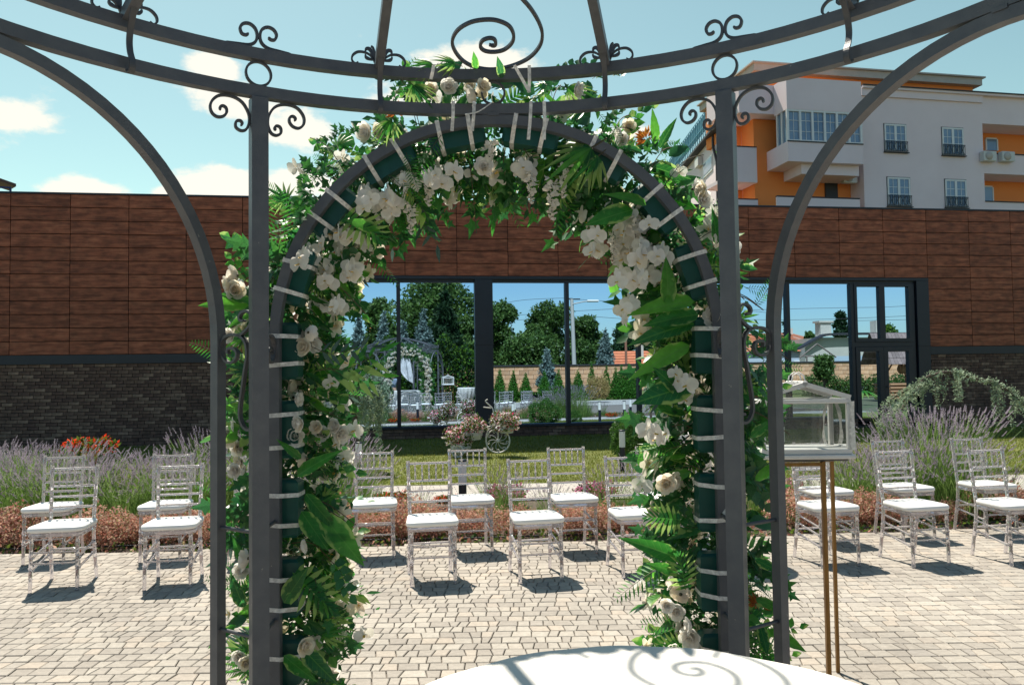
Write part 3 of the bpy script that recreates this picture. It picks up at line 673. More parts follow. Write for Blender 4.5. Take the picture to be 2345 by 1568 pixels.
# facade windows with juliet rails
def awin(x0, y0, x1, y1):
    u0, z1 = AU(x0, y0); u1, z0 = AU(x1, y1)
    mb = MB(); mb.box((u0-.04, -.006, z0-.04), (u1+.04, .004, z1+.04), mat=AM); f = obj('window', mb, M['dark'], apt)
    mb = MB(); t = .09
    for a, b in ((u0, u0+t), ((u0+u1)/2-t*.8, (u0+u1)/2+t*.8), (u1-t, u1)): mb.box((a, -.05, z0), (b, -.01, z1), mat=AM)
    for a, b in ((z0, z0+t), (z1-t, z1)): mb.box((u0, -.049, a), (u1, -.011, b), mat=AM)
    obj('frame', mb, M['white'], f)
    mb = MB(); mb.box((u0+.02, -.02, z0+.02), (u1-.02, -.012, z1-.02), mat=AM); obj('pane', mb, M['far_glass'], f)
    mb = MB(); zm = z0+(z1-z0)*.66
    for c in (.25, .75): mb.box((u0+(u1-u0)*c-.012, -.034, z0+.05), (u0+(u1-u0)*c+.012, -.022, z1-.05), mat=AM)
    for zz in (z0+(z1-z0)*.42, zm): mb.box((u0+.05, -.035, zz-.012), (u1-.05, -.023, zz+.012), mat=AM)
    obj('muntins', mb, M['white'], f)
    rb = MB(); zr = z0+(z1-z0)*.36
    for zz in (z0+.03, zr): rb.box((u0-.03, -.13, zz-.015), (u1+.03, -.10, zz+.015), mat=AM)
    for i in range(13):
        u = u0+(u1-u0)*i/12; rb.box((u-.01, -.125, z0), (u+.01, -.105, zr), mat=AM)
    for i in range(4):
        ua = u0+(u1-u0)*i/4; ub = u0+(u1-u0)*(i+1)/4
        for (p, q_) in (((ua, z0), (ub, zr)), ((ub, z0), (ua, zr))):
            rb.bar([AM @ Vector((p[0], -.115, p[1])), AM @ Vector((q_[0], -.115, q_[1]))], AM.to_3x3() @ Vector((0, 1, 0)), .02, .012)
    obj('railing', rb, M['frame'], f)
    sb = MB(); sb.box((u0-.08, -.16, z0-.08), (u1+.08, -.002, z0-.035), mat=AM); obj('sill', sb, M['dark'], f)
for q_ in ((2024, 284, 2076, 349), (2156, 292, 2207, 357), (2031, 406, 2085, 473), (2163, 411, 2214, 476)): awin(*q_)
# right part: recessed orange balconies
zz1 = AU(2250, 283)[1]; zz2 = AU(2250, 352)[1]; zz3 = AU(2250, 397)[1]; zz4 = AU(2250, 462)[1]
mb = MB(); mb.box((US, 1.6, 0), (uE, 12, zt), mat=AM); obj('balcony_back_wall', mb, M['apt_orange'], apt)
mb = MB()
mb.box((US+.001, 0, zz1), (uE, 1.599, zt-.001), mat=AM); mb.box((US+.001, 0, zz3), (uE, 1.599, zz2), mat=AM); mb.box((US+.001, 0, 0), (uE, 1.599, zz4), mat=AM)
obj('balcony_band', mb, M['apt_white'], apt)
mb = MB()
for zz in (zz2, zz4): mb.box((US, -.05, zz), (uE, .12, zz+.06), mat=AM)
obj('balcony_rail', mb, M['dark'], apt)
for (x, y0, y1) in ((2272, 318, 345), (2262, 428, 460)):
    u, z1 = AU(x-12, y0, -1.5); u1, z0 = AU(x+12, y1, -1.5)
    mb = MB(); mb.box((u, 1.52, z0), (u1, 1.598, z1), mat=AM); f = obj('window', mb, M['far_glass'], apt)
    mb = MB(); mb.box((u-.08, 1.5, z0), (u, 1.597, z1), mat=AM); mb.box((u1, 1.5, z0), (u1+.08, 1.597, z1), mat=AM); mb.box((u, 1.5, z1), (u1, 1.597, z1+.08), mat=AM); obj('frame', mb, M['white'], f)
# set-back roof storey
a = AU(1732, 178, -4.0); b = AU(2228, 215, -4.0)
zr0 = AU(1735, 166, -4.0)[1]+.5
mb = MB(); mb.box((a[0], 4, zt-.5), (b[0], 11, zr0-.55), mat=AM); obj('roof_storey', mb, M['apt_orange'], apt)
mb = MB(); mb.box((a[0]-.35, 3.6, zr0-.55), (b[0]+.35, 11.2, zr0-.12), mat=AM); obj('roof_fascia', mb, M['apt_band'], apt)
mb = MB(); mb.box((a[0]-.5, 3.45, zr0-.118), (b[0]+.5, 11.3, zr0-.03), mat=AM); obj('roof_edge', mb, M['apt_band'], apt)
# left wing receding
LWa = P(1722, 600, 44.5); LWb = P(1532, 600, 68); LWa.z = LWb.z = 0
lu = (LWb-LWa).normalized(); ln_ = Vector((-lu.y, lu.x, 0)); 
if ln_.dot(-LWa) < 0: ln_ = -ln_
LM = Matrix(((lu.x, -ln_.x, 0, LWa.x), (lu.y, -ln_.y, 0, LWa.y), (0, 0, 1, 0), (0, 0, 0, 1)))
def LU(x, y, off=0):
    r = ray(x, y); t = ((LWa+ln_*off)-CAMP).dot(ln_)/r.dot(ln_); p = CAMP+r*t; return (p-LWa).dot(lu), p.z
lz = LU(1630, 312)[1]; le = (LWb-LWa).length; lq = LU(1664, 300)[0]
mb = MB(); mb.box((lq, 0, 0), (le, 2.5, lz), mat=LM); obj('wing_wall', mb, M['apt_white'], apt)
mb = MB(); mb.box((lq, .6, lz), (le, 2.4, lz+1.3), mat=LM); obj('wing_attic', mb, M['apt_orange'], apt)
mb = MB(); mb.box((lq, -.5, lz-.15), (le+.3, .55, lz+.0), mat=LM); obj('wing_eaves', mb, M['dark'], apt)
rb = MB()
M['blue_rail'] = mat('blue_railing', (.10, .30, .40), .5)
for i in range(34):
    u = lq+(le-lq)*i/33; rb.box((u-.03, .2, lz), (u+.03, .26, lz+2.6), mat=LM)
for zz in (lz+.6, lz+1.6, lz+2.55): rb.box((lq, .21, zz), (le, .25, zz+.06), mat=LM)
obj('roof_railing', rb, M['blue_rail'], apt)
pn = MB(); pn.box((lq, .28, lz+1.3), (le, .32, lz+2.5), mat=LM); obj('railing_panel', pn, mat('blue_panel', (.16, .40, .48), .4), apt)
for (x0, y0, x1, y1) in ((1612, 352, 1632, 410), (1560, 385, 1572, 430)):
    u0, z1 = LU(x1, y0); u1, z0 = LU(x0, y1); u0, u1 = min(u0, u1), max(u0, u1)
    mb = MB(); mb.box((u0, -.06, z0), (u1, -.002, z1), mat=LM); f = obj('window', mb, M['white'], apt)
    mb = MB(); mb.box((u0+.15, -.08, z0+.15), (u1-.15, -.062, z1-.15), mat=LM); obj('pane', mb, M['far_glass'], f)
for (x, y) in ((1596, 372), (1655, 437)):
    u, z = LU(x, y, .3); mb = MB(); mb.bbox((u-.5, -.35, z-.35), (u+.5, -.02, z+.35), .03, mat=LM); obj('air_conditioner', mb, M['ac'], apt)
# balconies in the angle between wing and front
ub0 = AU(1655, 400, -.8)[0]; ub1 = AU(1736, 400, -.8)[0]
for (yt, yb) in ((337, 417), (457, 520)):
    za = AU(1700, yt, -.8)[1]; zb = AU(1700, yb, -.8)[1]
    mb = MB(); mb.box((ub0, .8, zb), (ub1-.05, 1.0, za), mat=AM); mb.box((ub0, 1.0, zb), (ub1-.05, 3, zb+.2), mat=AM); obj('balcony_parapet', mb, M['apt_white'], apt)
    mb = MB(); mb.box((ub0, .78, za), (ub1-.05, 1.02, za+.06), mat=AM); obj('balcony_rail', mb, M['dark'], apt)
mb = MB(); mb.box((ub0+1.2, 2.6, 0), (u_o0, 3.0, zt-.4), mat=AM); obj('angle_wall', mb, M['apt_orange'], apt)
mb = MB(); mb.box((ub0, 1.2, AU(1700, 268, -1)[1]), (u_o0, 2.59, zt-.08), mat=AM); obj('upper_wall', mb, M['apt_white'], apt)
dp = MB(); c_ = [LM @ Vector(p) for p in ((LU(1637, 330)[0], -.12, lz-.2), (LU(1637, 330)[0], -.12, lz-1.0), (LU(1645, 350)[0], -.12, lz-2.2), (LU(1645, 350)[0], -.12, 1))]
dp.tube(c_, .09, 6); obj('drainpipe', dp, M['dark'], apt)

# canopy roof far left
cn = thing('roof_canopy', 'small rooftop canopy on thin blue posts peeking over the hall at far left', 'canopy', P(0, 445, 34))
def cl_(x, y, z): return P(x, y, z)-cn.location
mb = MB(); a, b, c_, d = cl_(-160, 352, 34), cl_(37, 421, 34), cl_(20, 431, 36.5), cl_(-160, 372, 36.5)
mb.add([a, b, c_, d]+[v+Vector((0, 0, -.12)) for v in (a, b, c_, d)], [(0, 1, 2, 3), (7, 6, 5, 4), (0, 4, 5, 1), (1, 5, 6, 2), (2, 6, 7, 3), (3, 7, 4, 0)]); obj('roof', mb, mat('canopy_roof', (.14, .07, .05), .8), cn)
M['blue'] = mat('blue_steel', (.03, .06, .22), .5)
mb = MB(); p = cl_(24, 430, 34.3); mb.tube([p, p+Vector((0, 0, -1.5))], .05); obj('post', mb, M['blue'], cn)
mb = MB(); p = cl_(-40, 415, 34.3); mb.tube([p, p+Vector((0, 0, -1.8))], .05); obj('post', mb, M['blue'], cn)
mb = MB(); mb.tube([cl_(-160, 424, 34.2), cl_(26, 430, 34.2)], .04); mb.tube([cl_(-160, 400, 34.2), cl_(10, 444, 34.2)], .03); obj('rail', mb, M['blue'], cn)
# ================================================================== GAZEBO
GC = C(-.062, 1.36)
gaz = thing('garden_gazebo', 'round dark wrought-iron gazebo with arches, double top ring and scrolls around the viewer', 'gazebo', GC, -YAW)
GI = (Matrix.Translation(GC) @ Matrix.Rotation(-YAW, 4, 'Z')).inverted()
RR = 1.74; ZL, ZU = 2.686, 2.827; AR = .88; ASP = 2.644-AR
Z3 = Vector((0, 0, 1))
def dvec(ph): return Vector((sin(ph), cos(ph), 0))
def tvec(ph): return Vector((cos(ph), -sin(ph), 0))
rad = math.radians
for zz in (ZL, ZU):
    mb = MB(); mb.bar([dvec(2*PI*i/96)*RR+Z3*zz for i in range(96)], Z3, .040, .042, closed=True); obj('ring', mb, M['iron'], gaz)
def scroll(name, pts2, origin, ue, ve, nrm, w=.009, d=.014, n=5, mt='iron_scroll', wl=None):
    pts = spline([origin + ue*p[0] + ve*p[1] for p in pts2], n)
    k = len(pts); ww = [w*(.45 if i < 2 or i > k-3 else 1) for i in range(k)]
    mb = MB(); mb.bar(pts, nrm, ww, d); return obj(name, mb, M[mt], gaz)
SC = .000384
CB = [(800,1240),(788,1215),(805,1193),(835,1197),(850,1225),(843,1265),(800,1288),(755,1272),(727,1215),(722,1150),(737,1090),(780,1020),(840,980),(920,965),(1000,980),(1055,1030),(1078,1090),(1065,1150),(1020,1185),(965,1175),(932,1135),(935,1090),(965,1073),(990,1090),(985,1118)]
CB = [((x-716)*SC, (945-y)*SC) for x, y in CB]
TC = [(-.130, .004), (-.075, .008), (-.035, .012), (-.012, .027), (-.005, .052), (-.012, .078), (-.032, .092), (-.054, .088), (-.066, .070), (-.060, .050), (-.045, .047), (-.036, .055)]
SS = [(503,692),(478,690),(468,665),(480,635),(510,620),(540,637),(552,672),(545,720),(515,762),(470,800),(425,792),(375,802),(345,840),(337,900),(348,955),(380,998),(418,1000),(445,970),(449,925),(425,897),(395,895),(384,915),(393,938)]
SS2 = [(455,798),(490,822),(513,870),(520,950),(505,1060),(490,1180),(475,1300),(470,1400),(488,1470),(520,1503),(545,1495),(552,1460),(540,1437),(522,1443)]
for k in range(6):
    ph = rad(30+60*k); d, t = dvec(ph), tvec(ph)
    pp = d*RR
    mb = MB(); rm = Matrix((( t.x, d.x, 0, pp.x), (t.y, d.y, 0, pp.y), (0, 0, 1, 0), (0, 0, 0, 1)))
    mb.bbox((-.03, -.03, 0), (.03, .03, ZL-.022), .003, mat=rm); mb.bbox((-.06, -.06, .001), (.06, .06, .012), .002, mat=rm); obj('post', mb, M['iron'], gaz)
    for s in (-1, 1):
        scroll('bracket_scroll', CB, pp+t*(s*.031)+Z3*(ZL-.021), t*s, Z3, d)
        scroll('crest_scroll', [(s*a, b) for a, b in TC], pp+Z3*(ZU+.021), t, Z3, d, .010, .012)
    for s in (-1, 1):
        php = rad(60*k + (60 if s > 0 else 0)); dp, tp = dvec(php), tvec(php)
        tube = dp*RR - tp*(s*AR)
        h = tube-pp; L_ = h.length; h.normalize(); nn = h.cross(Z3)
        us = (L_-.05)/222
        for seg in (SS, SS2):
            scroll('side_scroll', [(.03+(560-x)*us, 1.875-(y-620)*.00050) for x, y in seg], pp, h, Z3, nn, .010, .016)
        for zz in (1.06, .68, .30):
            mb = MB(); mb.tube([pp+h*.028+Z3*zz, tube-h*.018+Z3*zz], .0075, 8); obj('rung', mb, M['iron_scroll'], gaz)
    # arch of the bay centred on 60k
    ph = rad(60*k); d, t = dvec(ph), tvec(ph)
    pts = [d*RR - t*AR + Z3*z for z in (0, .6, 1.2, ASP-.02)]
    pts += [d*RR + t*(-AR*cos(a)) + Z3*(ASP+AR*sin(a)) for a in [PI*i/40 for i in range(41)]]
    pts += [d*RR + t*AR + Z3*z for z in (ASP-.02, 1.2, .6, 0)]
    mb = MB(); mb.bar(pts, d, .040, .040); obj('arch', mb, M['iron'], gaz)
    mb = MB(); o_ = d*(RR-.0225)+Z3*(ZL-.022); mb.bar([o_-t*.022, o_+t*.022], d, .012, .004); obj('weld_plate', mb, M['iron'], gaz)
for k in range(12):
    ph = rad(30*k); d, t = dvec(ph), tvec(ph); c_ = d*RR+Z3*(ZL+ZU)/2
    rr = (ZU-ZL)/2-.025
    mb = MB(); mb.bar([c_+(t*cos(a)+Z3*sin(a))*(rr) for a in [2*PI*i/28 for i in range(28)]], d, .008, .014, closed=True); obj('circle_ornament', mb, M['iron_scroll'], gaz)
    ph = rad(30*k+15); d, t = dvec(ph), tvec(ph)
    def rz_(r): return ZU+.018+.44*(1-(r/RR)**1.45)
    pts = [d*r+Z3*rz_(r) for r in np.linspace(RR, .06, 14)]
    mb = MB(); mb.bar(pts, t, .040, .034); obj('rib', mb, M['iron'], gaz)
    hk = [(1.715, 2.872), (1.70, 2.903), (1.675, 2.908), (1.655, 2.88), (1.662, 2.845), (1.688, 2.80), (1.70, 2.755), (1.692, 2.715), (1.672, 2.68), (1.673, 2.652), (1.692, 2.645), (1.708, 2.658)]
    mb = MB(); mb.bar(spline([d*r+Z3*z for r, z in hk], 4), t, .006, .020); obj('hook_bracket', mb, M['iron_scroll'], gaz)
    for s in (-1, 1):
        mb = MB()
        for path, w0 in (([(.012, 0), (.02, .03), (.045, .052), (.078, .055), (.100, .040), (.104, .020), (.092, .008), (.080, .014)], .009),
                         ([(.014, .012), (.024, .045), (.034, .068), (.048, .070), (.052, .058)], .014),
                         ([(.020, .028), (.038, .030), (.050, .036), (.052, .046)], .012),
                         ([(.016, .02), (.016, .05), (.022, .075), (.030, .082)], .010)):
            p3 = spline([d*RR+Z3*(ZU+.018)+t*(s*a)+Z3*b for a, b in path], 4); kk = len(p3)
            mb.bar(p3, d, [w0*(1-.55*abs(2*i/(kk-1)-1.0)) for i in range(kk)], .010)
        obj('leaf_ornament', mb, M['iron_scroll'], gaz)
mb = MB(); mb.lathe([(.02, ZU+.42), (.10, ZU+.43), (.10, ZU+.47), (.04, ZU+.50), (.06, ZU+.55), (.05, ZU+.60), (.012, ZU+.64), (.004, ZU+.78)], 16); obj('finial', mb, M['iron'], gaz)
# big roof spirals lying on the slope over each arch
SP = [(1052,300),(1085,307),(1097,287),(1083,262),(1048,257),(1007,274),(993,310),(1020,340),(1080,349),(1150,335),(1203,290),(1216,235),(1185,175),(1110,140),(1030,133),(930,150),(845,200),(806,270),(822,340),(880,410),(965,452),(1080,466),(1210,440),(1320,388),(1390,310),(1408,230),(1385,150),(1335,65),(1280,0),(1225,-60),(1165,-120),(1110,-150),(1060,-160)]
bet = rad(17); so_ = Vector((0, RR, ZU+.03)); sn = Vector((0, sin(bet), cos(bet)))   # slope plane, local
Mg = GI.inverted(); wo_ = Mg @ so_; wn_ = Mg.to_3x3() @ sn
lp = []
for x, y in SP:
    r = ray((950+x/2.34)*.80034, y/2.34*.80034); tt = (wo_-CAMP).dot(wn_)/r.dot(wn_); lp.append(GI @ (CAMP+r*tt))
for k in range(6):
    rm = Matrix.Rotation(-rad(60*k), 4, 'Z')
    pts = spline([rm @ p for p in lp], 5); mb = MB(); kk = len(pts)
    mb.bar(pts, rm.to_3x3() @ sn, [.012*(.6 if i < 3 else 1) for i in range(kk)], .012); obj('roof_spiral', mb, M['iron_scroll'], gaz)

# ================================================================== LEAF / FLOWER MESHES
def leaf_mesh(name, mt, width=.4, n=6, curl=.18, fold=.12, serr=0, tipp=1.0, heart=False, mid=.42):
    mb = MB(); vs = []; 
    for i in range(n+1):
        t = i/n
        w = width*.5*(math.sin(PI*min(1, (t**(mid*1.6 if not heart else .45)))) ** (1.0/tipp)) if 0 < t < 1 else 0.0
        if heart and i == 0: w = width*.18
        w *= 1+(serr if i % 2 else -serr)
        y = t; z = -curl*t*t
        vs += [(-w, y-(.06 if heart and i == 0 else 0), z+w*fold*2), (0, y, z), (w, y-(.06 if heart and i == 0 else 0), z+w*fold*2)]
    fs = []
    for i in range(n):
        a = i*3; fs += [(a, a+1, a+4, a+3), (a+1, a+2, a+5, a+4)]
    mb.add(vs, fs, 0, True); return mb.mesh(name, mt)
def add_leaf(mb, mtx, width, mi=0, n=3, curl=.15, fold=.15):
    vs = []
    for i in range(n+1):
        t = i/n; w = width*.5*math.sin(PI*t**.75) if 0 < t < 1 else .0
        z = -curl*t*t; vs += [mtx @ Vector((-w, t, z+w*fold)), mtx @ Vector((0, t, z)), mtx @ Vector((w, t, z+w*fold))]
    fs = []
    for i in range(n):
        a = i*3; fs += [(a, a+1, a+4, a+3), (a+1, a+2, a+5, a+4)]
    mb.add(vs, fs, mi, True)
def frame_m(o, y, z):              # matrix with local Y along y, Z near z
    y = Vector(y).normalized(); z = Vector(z); x = y.cross(z)
    if x.length < 1e-4: x = y.orthogonal()
    x.normalize(); z = x.cross(y)
    return Matrix(((x.x, y.x, z.x, o[0]), (x.y, y.y, z.y, o[1]), (x.z, y.z, z.z, o[2]), (0, 0, 0, 1)))
MS = {}
MS['broad_leaf'] = [leaf_mesh('broad_leaf', M['leaf'], .34, 10, .22, .18, .04), leaf_mesh('broad_leaf', M['leaf'], .28, 10, .38, .25, .05), leaf_mesh('broad_leaf', M['leaf'], .40, 9, .10, .12, 0)]
MS['round_leaf'] = [leaf_mesh('round_leaf', M['leaf_dark'], .66, 5, .12, .15, 0), leaf_mesh('round_leaf', M['ivy'], .6, 5, .2, .2, 0)]
def monstera():
    mb = MB(); n = 9
    mb.add([(0, 0, 0), (-.012, .02, .0), (.012, .02, 0), (0, 1, -.2)], [(0, 2, 3, 1)])
    for s in (-1, 1):
        for i in range(n):
            a0 = .04+i*.1; L1 = .46*math.sin(PI*(.14+.80*(i+.5)/n))
            ang = rad(100-i*9.5)
            b0 = Vector((0, a0, -.2*a0*a0)); b1 = Vector((0, a0+.082, -.2*a0*a0)); dr = Vector((s*sin(ang), cos(ang), -.18))
            q = Vector((-s*cos(ang), sin(ang), 0))
            m1 = b0+dr*L1*.6; m2 = b1+dr*L1*.6; tip = (b0+b1)/2+dr*L1
            fs = [(0, 2, 3, 1), (2, 4, 3)] if s > 0 else [(1, 3, 2, 0), (3, 4, 2)]
            mb.add([b0, b1, m1-q*.0, m2+q*.012, tip], fs, 0, False)
    return mb.mesh('monstera_leaf', M['leaf'])
MS['monstera_leaf'] = [monstera()]
def fern(n=17, w=.34, name='fern_frond'):
    mb = MB(); pts = []
    for i in range(n+1):
        t = i/n; pts.append(Vector((0, t, -.28*t*t)))
    mb.tube(pts, [.008*(1-.8*i/n) for i in range(n+1)], 3, 1)
    for i in range(1, n):
        t = i/n; L1 = w*math.sin(PI*(.12+.86*t))**.8*.6+.01
        for s in (-1, 1):
            dr = Vector((s, .45, -.15)).normalized()
            mt_ = frame_m(pts[i], dr, (0, 0, 1)) @ Matrix.Diagonal((L1*1.0, L1, L1, 1))
            add_leaf(mb, mt_, .22/max(L1/.12, .8), 0, 2, .2, .1)
    return mb.mesh(name, [M['fern'], M['stem']])
MS['fern_frond'] = [fern(), fern(14, .46)]
def palm():
    mb = MB()
    for i in range(9):
        a = rad(-72+18*i); dr = Vector((sin(a), cos(a), -.1-.05*abs(i-4)))
        mt_ = frame_m((0, .12, 0), dr, (0, 0, 1)) @ Matrix.Scale(.88-.07*abs(i-4), 4)
        add_leaf(mb, mt_, .11, 0, 4, .25, .4)
    mb.tube([(0, -.15, .03), (0, .13, 0)], .012, 4, 1)
    return mb.mesh('palm_leaf', [M['leaf'], M['stem']])
MS['palm_leaf'] = [palm()]
def ivyleaf(mb, mt_, mi=0):
    o = [(0, 0), (.30, -.16), (.26, .12), (.52, .34), (.20, .42), (0, 1.0), (-.20, .42), (-.52, .34), (-.26, .12), (-.30, -.16)]
    vs = [mt_ @ Vector((x, y, .08*abs(x)*2-.12*y*y)) for x, y in o]+[mt_ @ Vector((0, .28, -.02))]
    mb.add(vs, [(10, i, (i+1) % 10) for i in range(10)], mi, False)
def sprig(name, kind, n, ll, mt, L_=1, curve=.35, seed=1):
    rg = random.Random(seed); mb = MB(); pts = []
    for i in range(n+1):
        t = i/n; pts.append(Vector((.10*math.sin(t*5+seed), t*L_, -curve*t*t)))
    mb.tube(pts, [.010*(1-.7*i/n) for i in range(n+1)], 4, 1)
    for i in range(1, n+1):
        for s in ((-1, 1) if i < n else (0,)):
            dr = Vector((s*1.0, .55+rg.random()*.5, rg.uniform(-.3, .35))); z = Vector((rg.uniform(-.5, .5), rg.uniform(-.4, .4), 1))
            mt_ = frame_m(pts[i], dr, z) @ Matrix.Scale(ll*rg.uniform(.75, 1.2), 4)
            if kind == 'ivy': ivyleaf(mb, mt_)
            elif kind == 'round': add_leaf(mb, mt_, .72, 0, 3)
            else: add_leaf(mb, mt_, .26, 0, 3)
    return mb.mesh(name, [mt, M['stem']])
MS['ivy_sprig'] = [sprig('ivy_sprig', 'ivy', 5, .30, M['ivy'], seed=i) for i in (1, 2)]
MS['leafy_sprig'] = [sprig('leafy_sprig', 'round', 5, .30, M['leaf_dark'], seed=3), sprig('leafy_sprig', 'round', 4, .36, M['leaf'], seed=4)]
MS['willow_sprig'] = [sprig('willow_sprig', 'thin', 6, .42, M['leaf'], seed=5), sprig('eucalyptus_sprig', 'thin', 6, .36, M['eucal'], seed=6)]
def petal(mb, mt_, w, n=3, cup=.3, mi=0, ruff=0, rg=None):
    vs = []
    for i in range(n+1):
        t = i/n; ww = w*.5*(math.sin(PI*(.12+.74*t))**.7)
        for j in (-1, 0, 1):
            z = cup*t*t + .22*abs(j)*ww + (rg.uniform(-ruff, ruff) if rg else 0)
            vs.append(mt_ @ Vector((j*ww, t*(1-.07*abs(j)), z)))
    fs = []
    for i in range(n):
        a = i*3; fs += [(a, a+1, a+4, a+3), (a+1, a+2, a+5, a+4)]
    mb.add(vs, fs, mi, True)
def rose(seed, mt, tight=1.0):
    rg = random.Random(seed); mb = MB()
    for ring, (n, r, tilt, s) in enumerate(((4, .06, 78, .42), (5, .10, 60, .52), (6, .14, 38, .62), (6, .14, 12, .72))):
        for i in range(n):
            a = 2*PI*(i+.37*ring)/n+rg.uniform(-.15, .15); el = rad(tilt*tight+rg.uniform(-6, 6))
            dr = Vector((cos(a)*cos(el), sin(a)*cos(el), sin(el))); nz = Vector((-cos(a)*sin(el), -sin(a)*sin(el), cos(el)))
            mt_ = frame_m(Vector((cos(a), sin(a), 0))*r*.5+Vector((0, 0, .02*(3-ring))), dr, nz) @ Matrix.Scale(s, 4)
            petal(mb, mt_, 1.05, 3, .38, 0, .035, rg)
    mb.lathe([(.02, -.12), (.10, -.06), (.14, .04), (.05, .10)], 6, 1)
    return mb.mesh('rose', [mt, M['stem']])
MS['rose'] = [rose(1, M['petal']), rose(2, M['petal_cream']), rose(3, M['petal'], .8)]
def orchid(seed):
    rg = random.Random(seed); mb = MB()
    for a, s, w in ((90, .50, .55), (215, .48, .5), (325, .48, .5), (8, .56, 1.0), (172, .56, 1.0)):
        a = rad(a+rg.uniform(-6, 6)); dr = Vector((cos(a), sin(a), .12)); mt_ = frame_m(dr*.03, dr, (0, 0, 1)) @ Matrix.Scale(s, 4)
        petal(mb, mt_, w*1.05, 3, -.10, 0, .02, rg)
    for a in (250, 290, 270):
        a = rad(a); dr = Vector((cos(a), sin(a), .8)); mt_ = frame_m((0, 0, .02), dr, (0, 0, 1)) @ Matrix.Scale(.22, 4); petal(mb, mt_, .6, 2, .5, 1)
    return mb.mesh('orchid', [M['petal'], M['yellow']])
MS['orchid'] = [orchid(1), orchid(2)]
def lily(seed):
    rg = random.Random(seed); mb = MB()
    for i in range(6):
        a = 2*PI*i/6+(.1 if i % 2 else 0); el = rad(38 if i % 2 else 30); dr = Vector((cos(a)*cos(el), sin(a)*cos(el), sin(el)))
        petal(mb, frame_m((0, 0, 0), dr, (0, 0, 1)) @ Matrix.Scale(.62, 4), .62, 3, -.3, 0, .03, rg)
    for i in range(4): mb.tube([(0, 0, .05), (.06*cos(i*1.6), .06*sin(i*1.6), .38)], .012, 4, 1)
    return mb.mesh('lily', [M['petal_cream'], M['yellow']])
MS['lily'] = [lily(1)]
def blossom(seed):                 # drooping cluster
    rg = random.Random(seed); mb = MB()
    for i in range(26):
        t = i/25; rr = .17*(1-t*.8); a = rg.random()*6.28
        for k in range(3):
            dr = Vector((rg.uniform(-1, 1), rg.uniform(-1, 1), rg.uniform(-.6, 1)))
            mt_ = frame_m((rr*cos(a), rr*sin(a), -t), dr, (rg.uniform(-1, 1), rg.uniform(-1, 1), 1)) @ Matrix.Scale(.17*(1-.45*t), 4)
            petal(mb, mt_, .9, 2, .3, 0, .03, rg)
    mb.tube([(0, 0, .15), (0, 0, -1)], .012, 4, 1)
    return mb.mesh('blossom_cluster', [M['petal'], M['stem']])
MS['blossom_cluster'] = [blossom(2), blossom(5)]
mbb = MB()
rg = random.Random(4)
for i in range(40):
    dr = Vector((rg.uniform(-1, 1), rg.uniform(-.2, 1), rg.uniform(-.6, .8)))
    mt_ = frame_m(dr*.15, dr, (rg.uniform(-1, 1), 0, 1)) @ Matrix.Scale(rg.uniform(.25, .5), 4); add_leaf(mbb, mt_, .35, 0, 2)
MS['dried_leaf_cluster'] = [mbb.mesh('dried_leaf_cluster', [M['orange_leaf']])]

# ================================================================== FLORAL ARCH
gar = thing('floral_arch', 'arched garland of white silk flowers and green leaves strapped to the front gazebo arch', 'flower arch', GC, -YAW)
FY = RR+.020
def gpath(s):                      # s in 0..1 -> centre point, tangent, inward normal (x, z plane)
    legl = ASP; arc = PI*AR; tot = 2*legl+arc; d = s*tot
    if d < legl: return Vector((-AR, 0, d)), Vector((0, 0, 1)), Vector((1, 0, 0))
    if d < legl+arc:
        a = (d-legl)/AR; p = Vector((-AR*cos(a), 0, ASP+AR*sin(a))); return p, Vector((sin(a), 0, cos(a))), Vector((cos(a), 0, -sin(a)))
    return Vector((AR, 0, ASP-(d-legl-arc))), Vector((0, 0, -1)), Vector((-1, 0, 0))
NB = 20
fm = MB(); fm.bbox((-.052, 0, -.115), (.052, .085, .115), .012); fme = fm.mesh('foam_block', M['foam'])
for i in range(NB):
    s = (i+.5)/NB; p, t, n = gpath(s)
    off = n*.030
    z = t; x = -n if False else n
    y = z.cross(x); sg = 1 if y.y > 0 else -1; 
    mtx = Matrix(((x.x*sg, 0, z.x, p.x+off.x), (0, 1, 0, FY+.004), (x.z*sg, 0, z.z, p.z+off.z), (0, 0, 0, 1)))
    b = link('foam_block', fme, gar, mw=mtx)
    for q in (-.062, .058):
        qq = q+R.uniform(-.012, .012); tl = R.uniform(-.10, .10)
        c_ = p+t*qq
        loop = []
        for (a, yy) in ((-.024, -.043), (.024, -.043), (.085, .001), (.086, .093), (-.024, .093), (-.024, .0)):
            pt = c_+n*a+t*(a*tl); loop.append(Vector((pt.x, FY+yy, pt.z)))
        mb = MB(); w = .0085
        vs = []
        for v in loop: vs += [v-t*w, v+t*w]
        k = len(loop); mb.add(vs, [(2*j, 2*j+1, (2*j+3) % (2*k), (2*j+2) % (2*k)) for j in range(k)], 0); obj('strap', mb, M['ribbon'], gar)
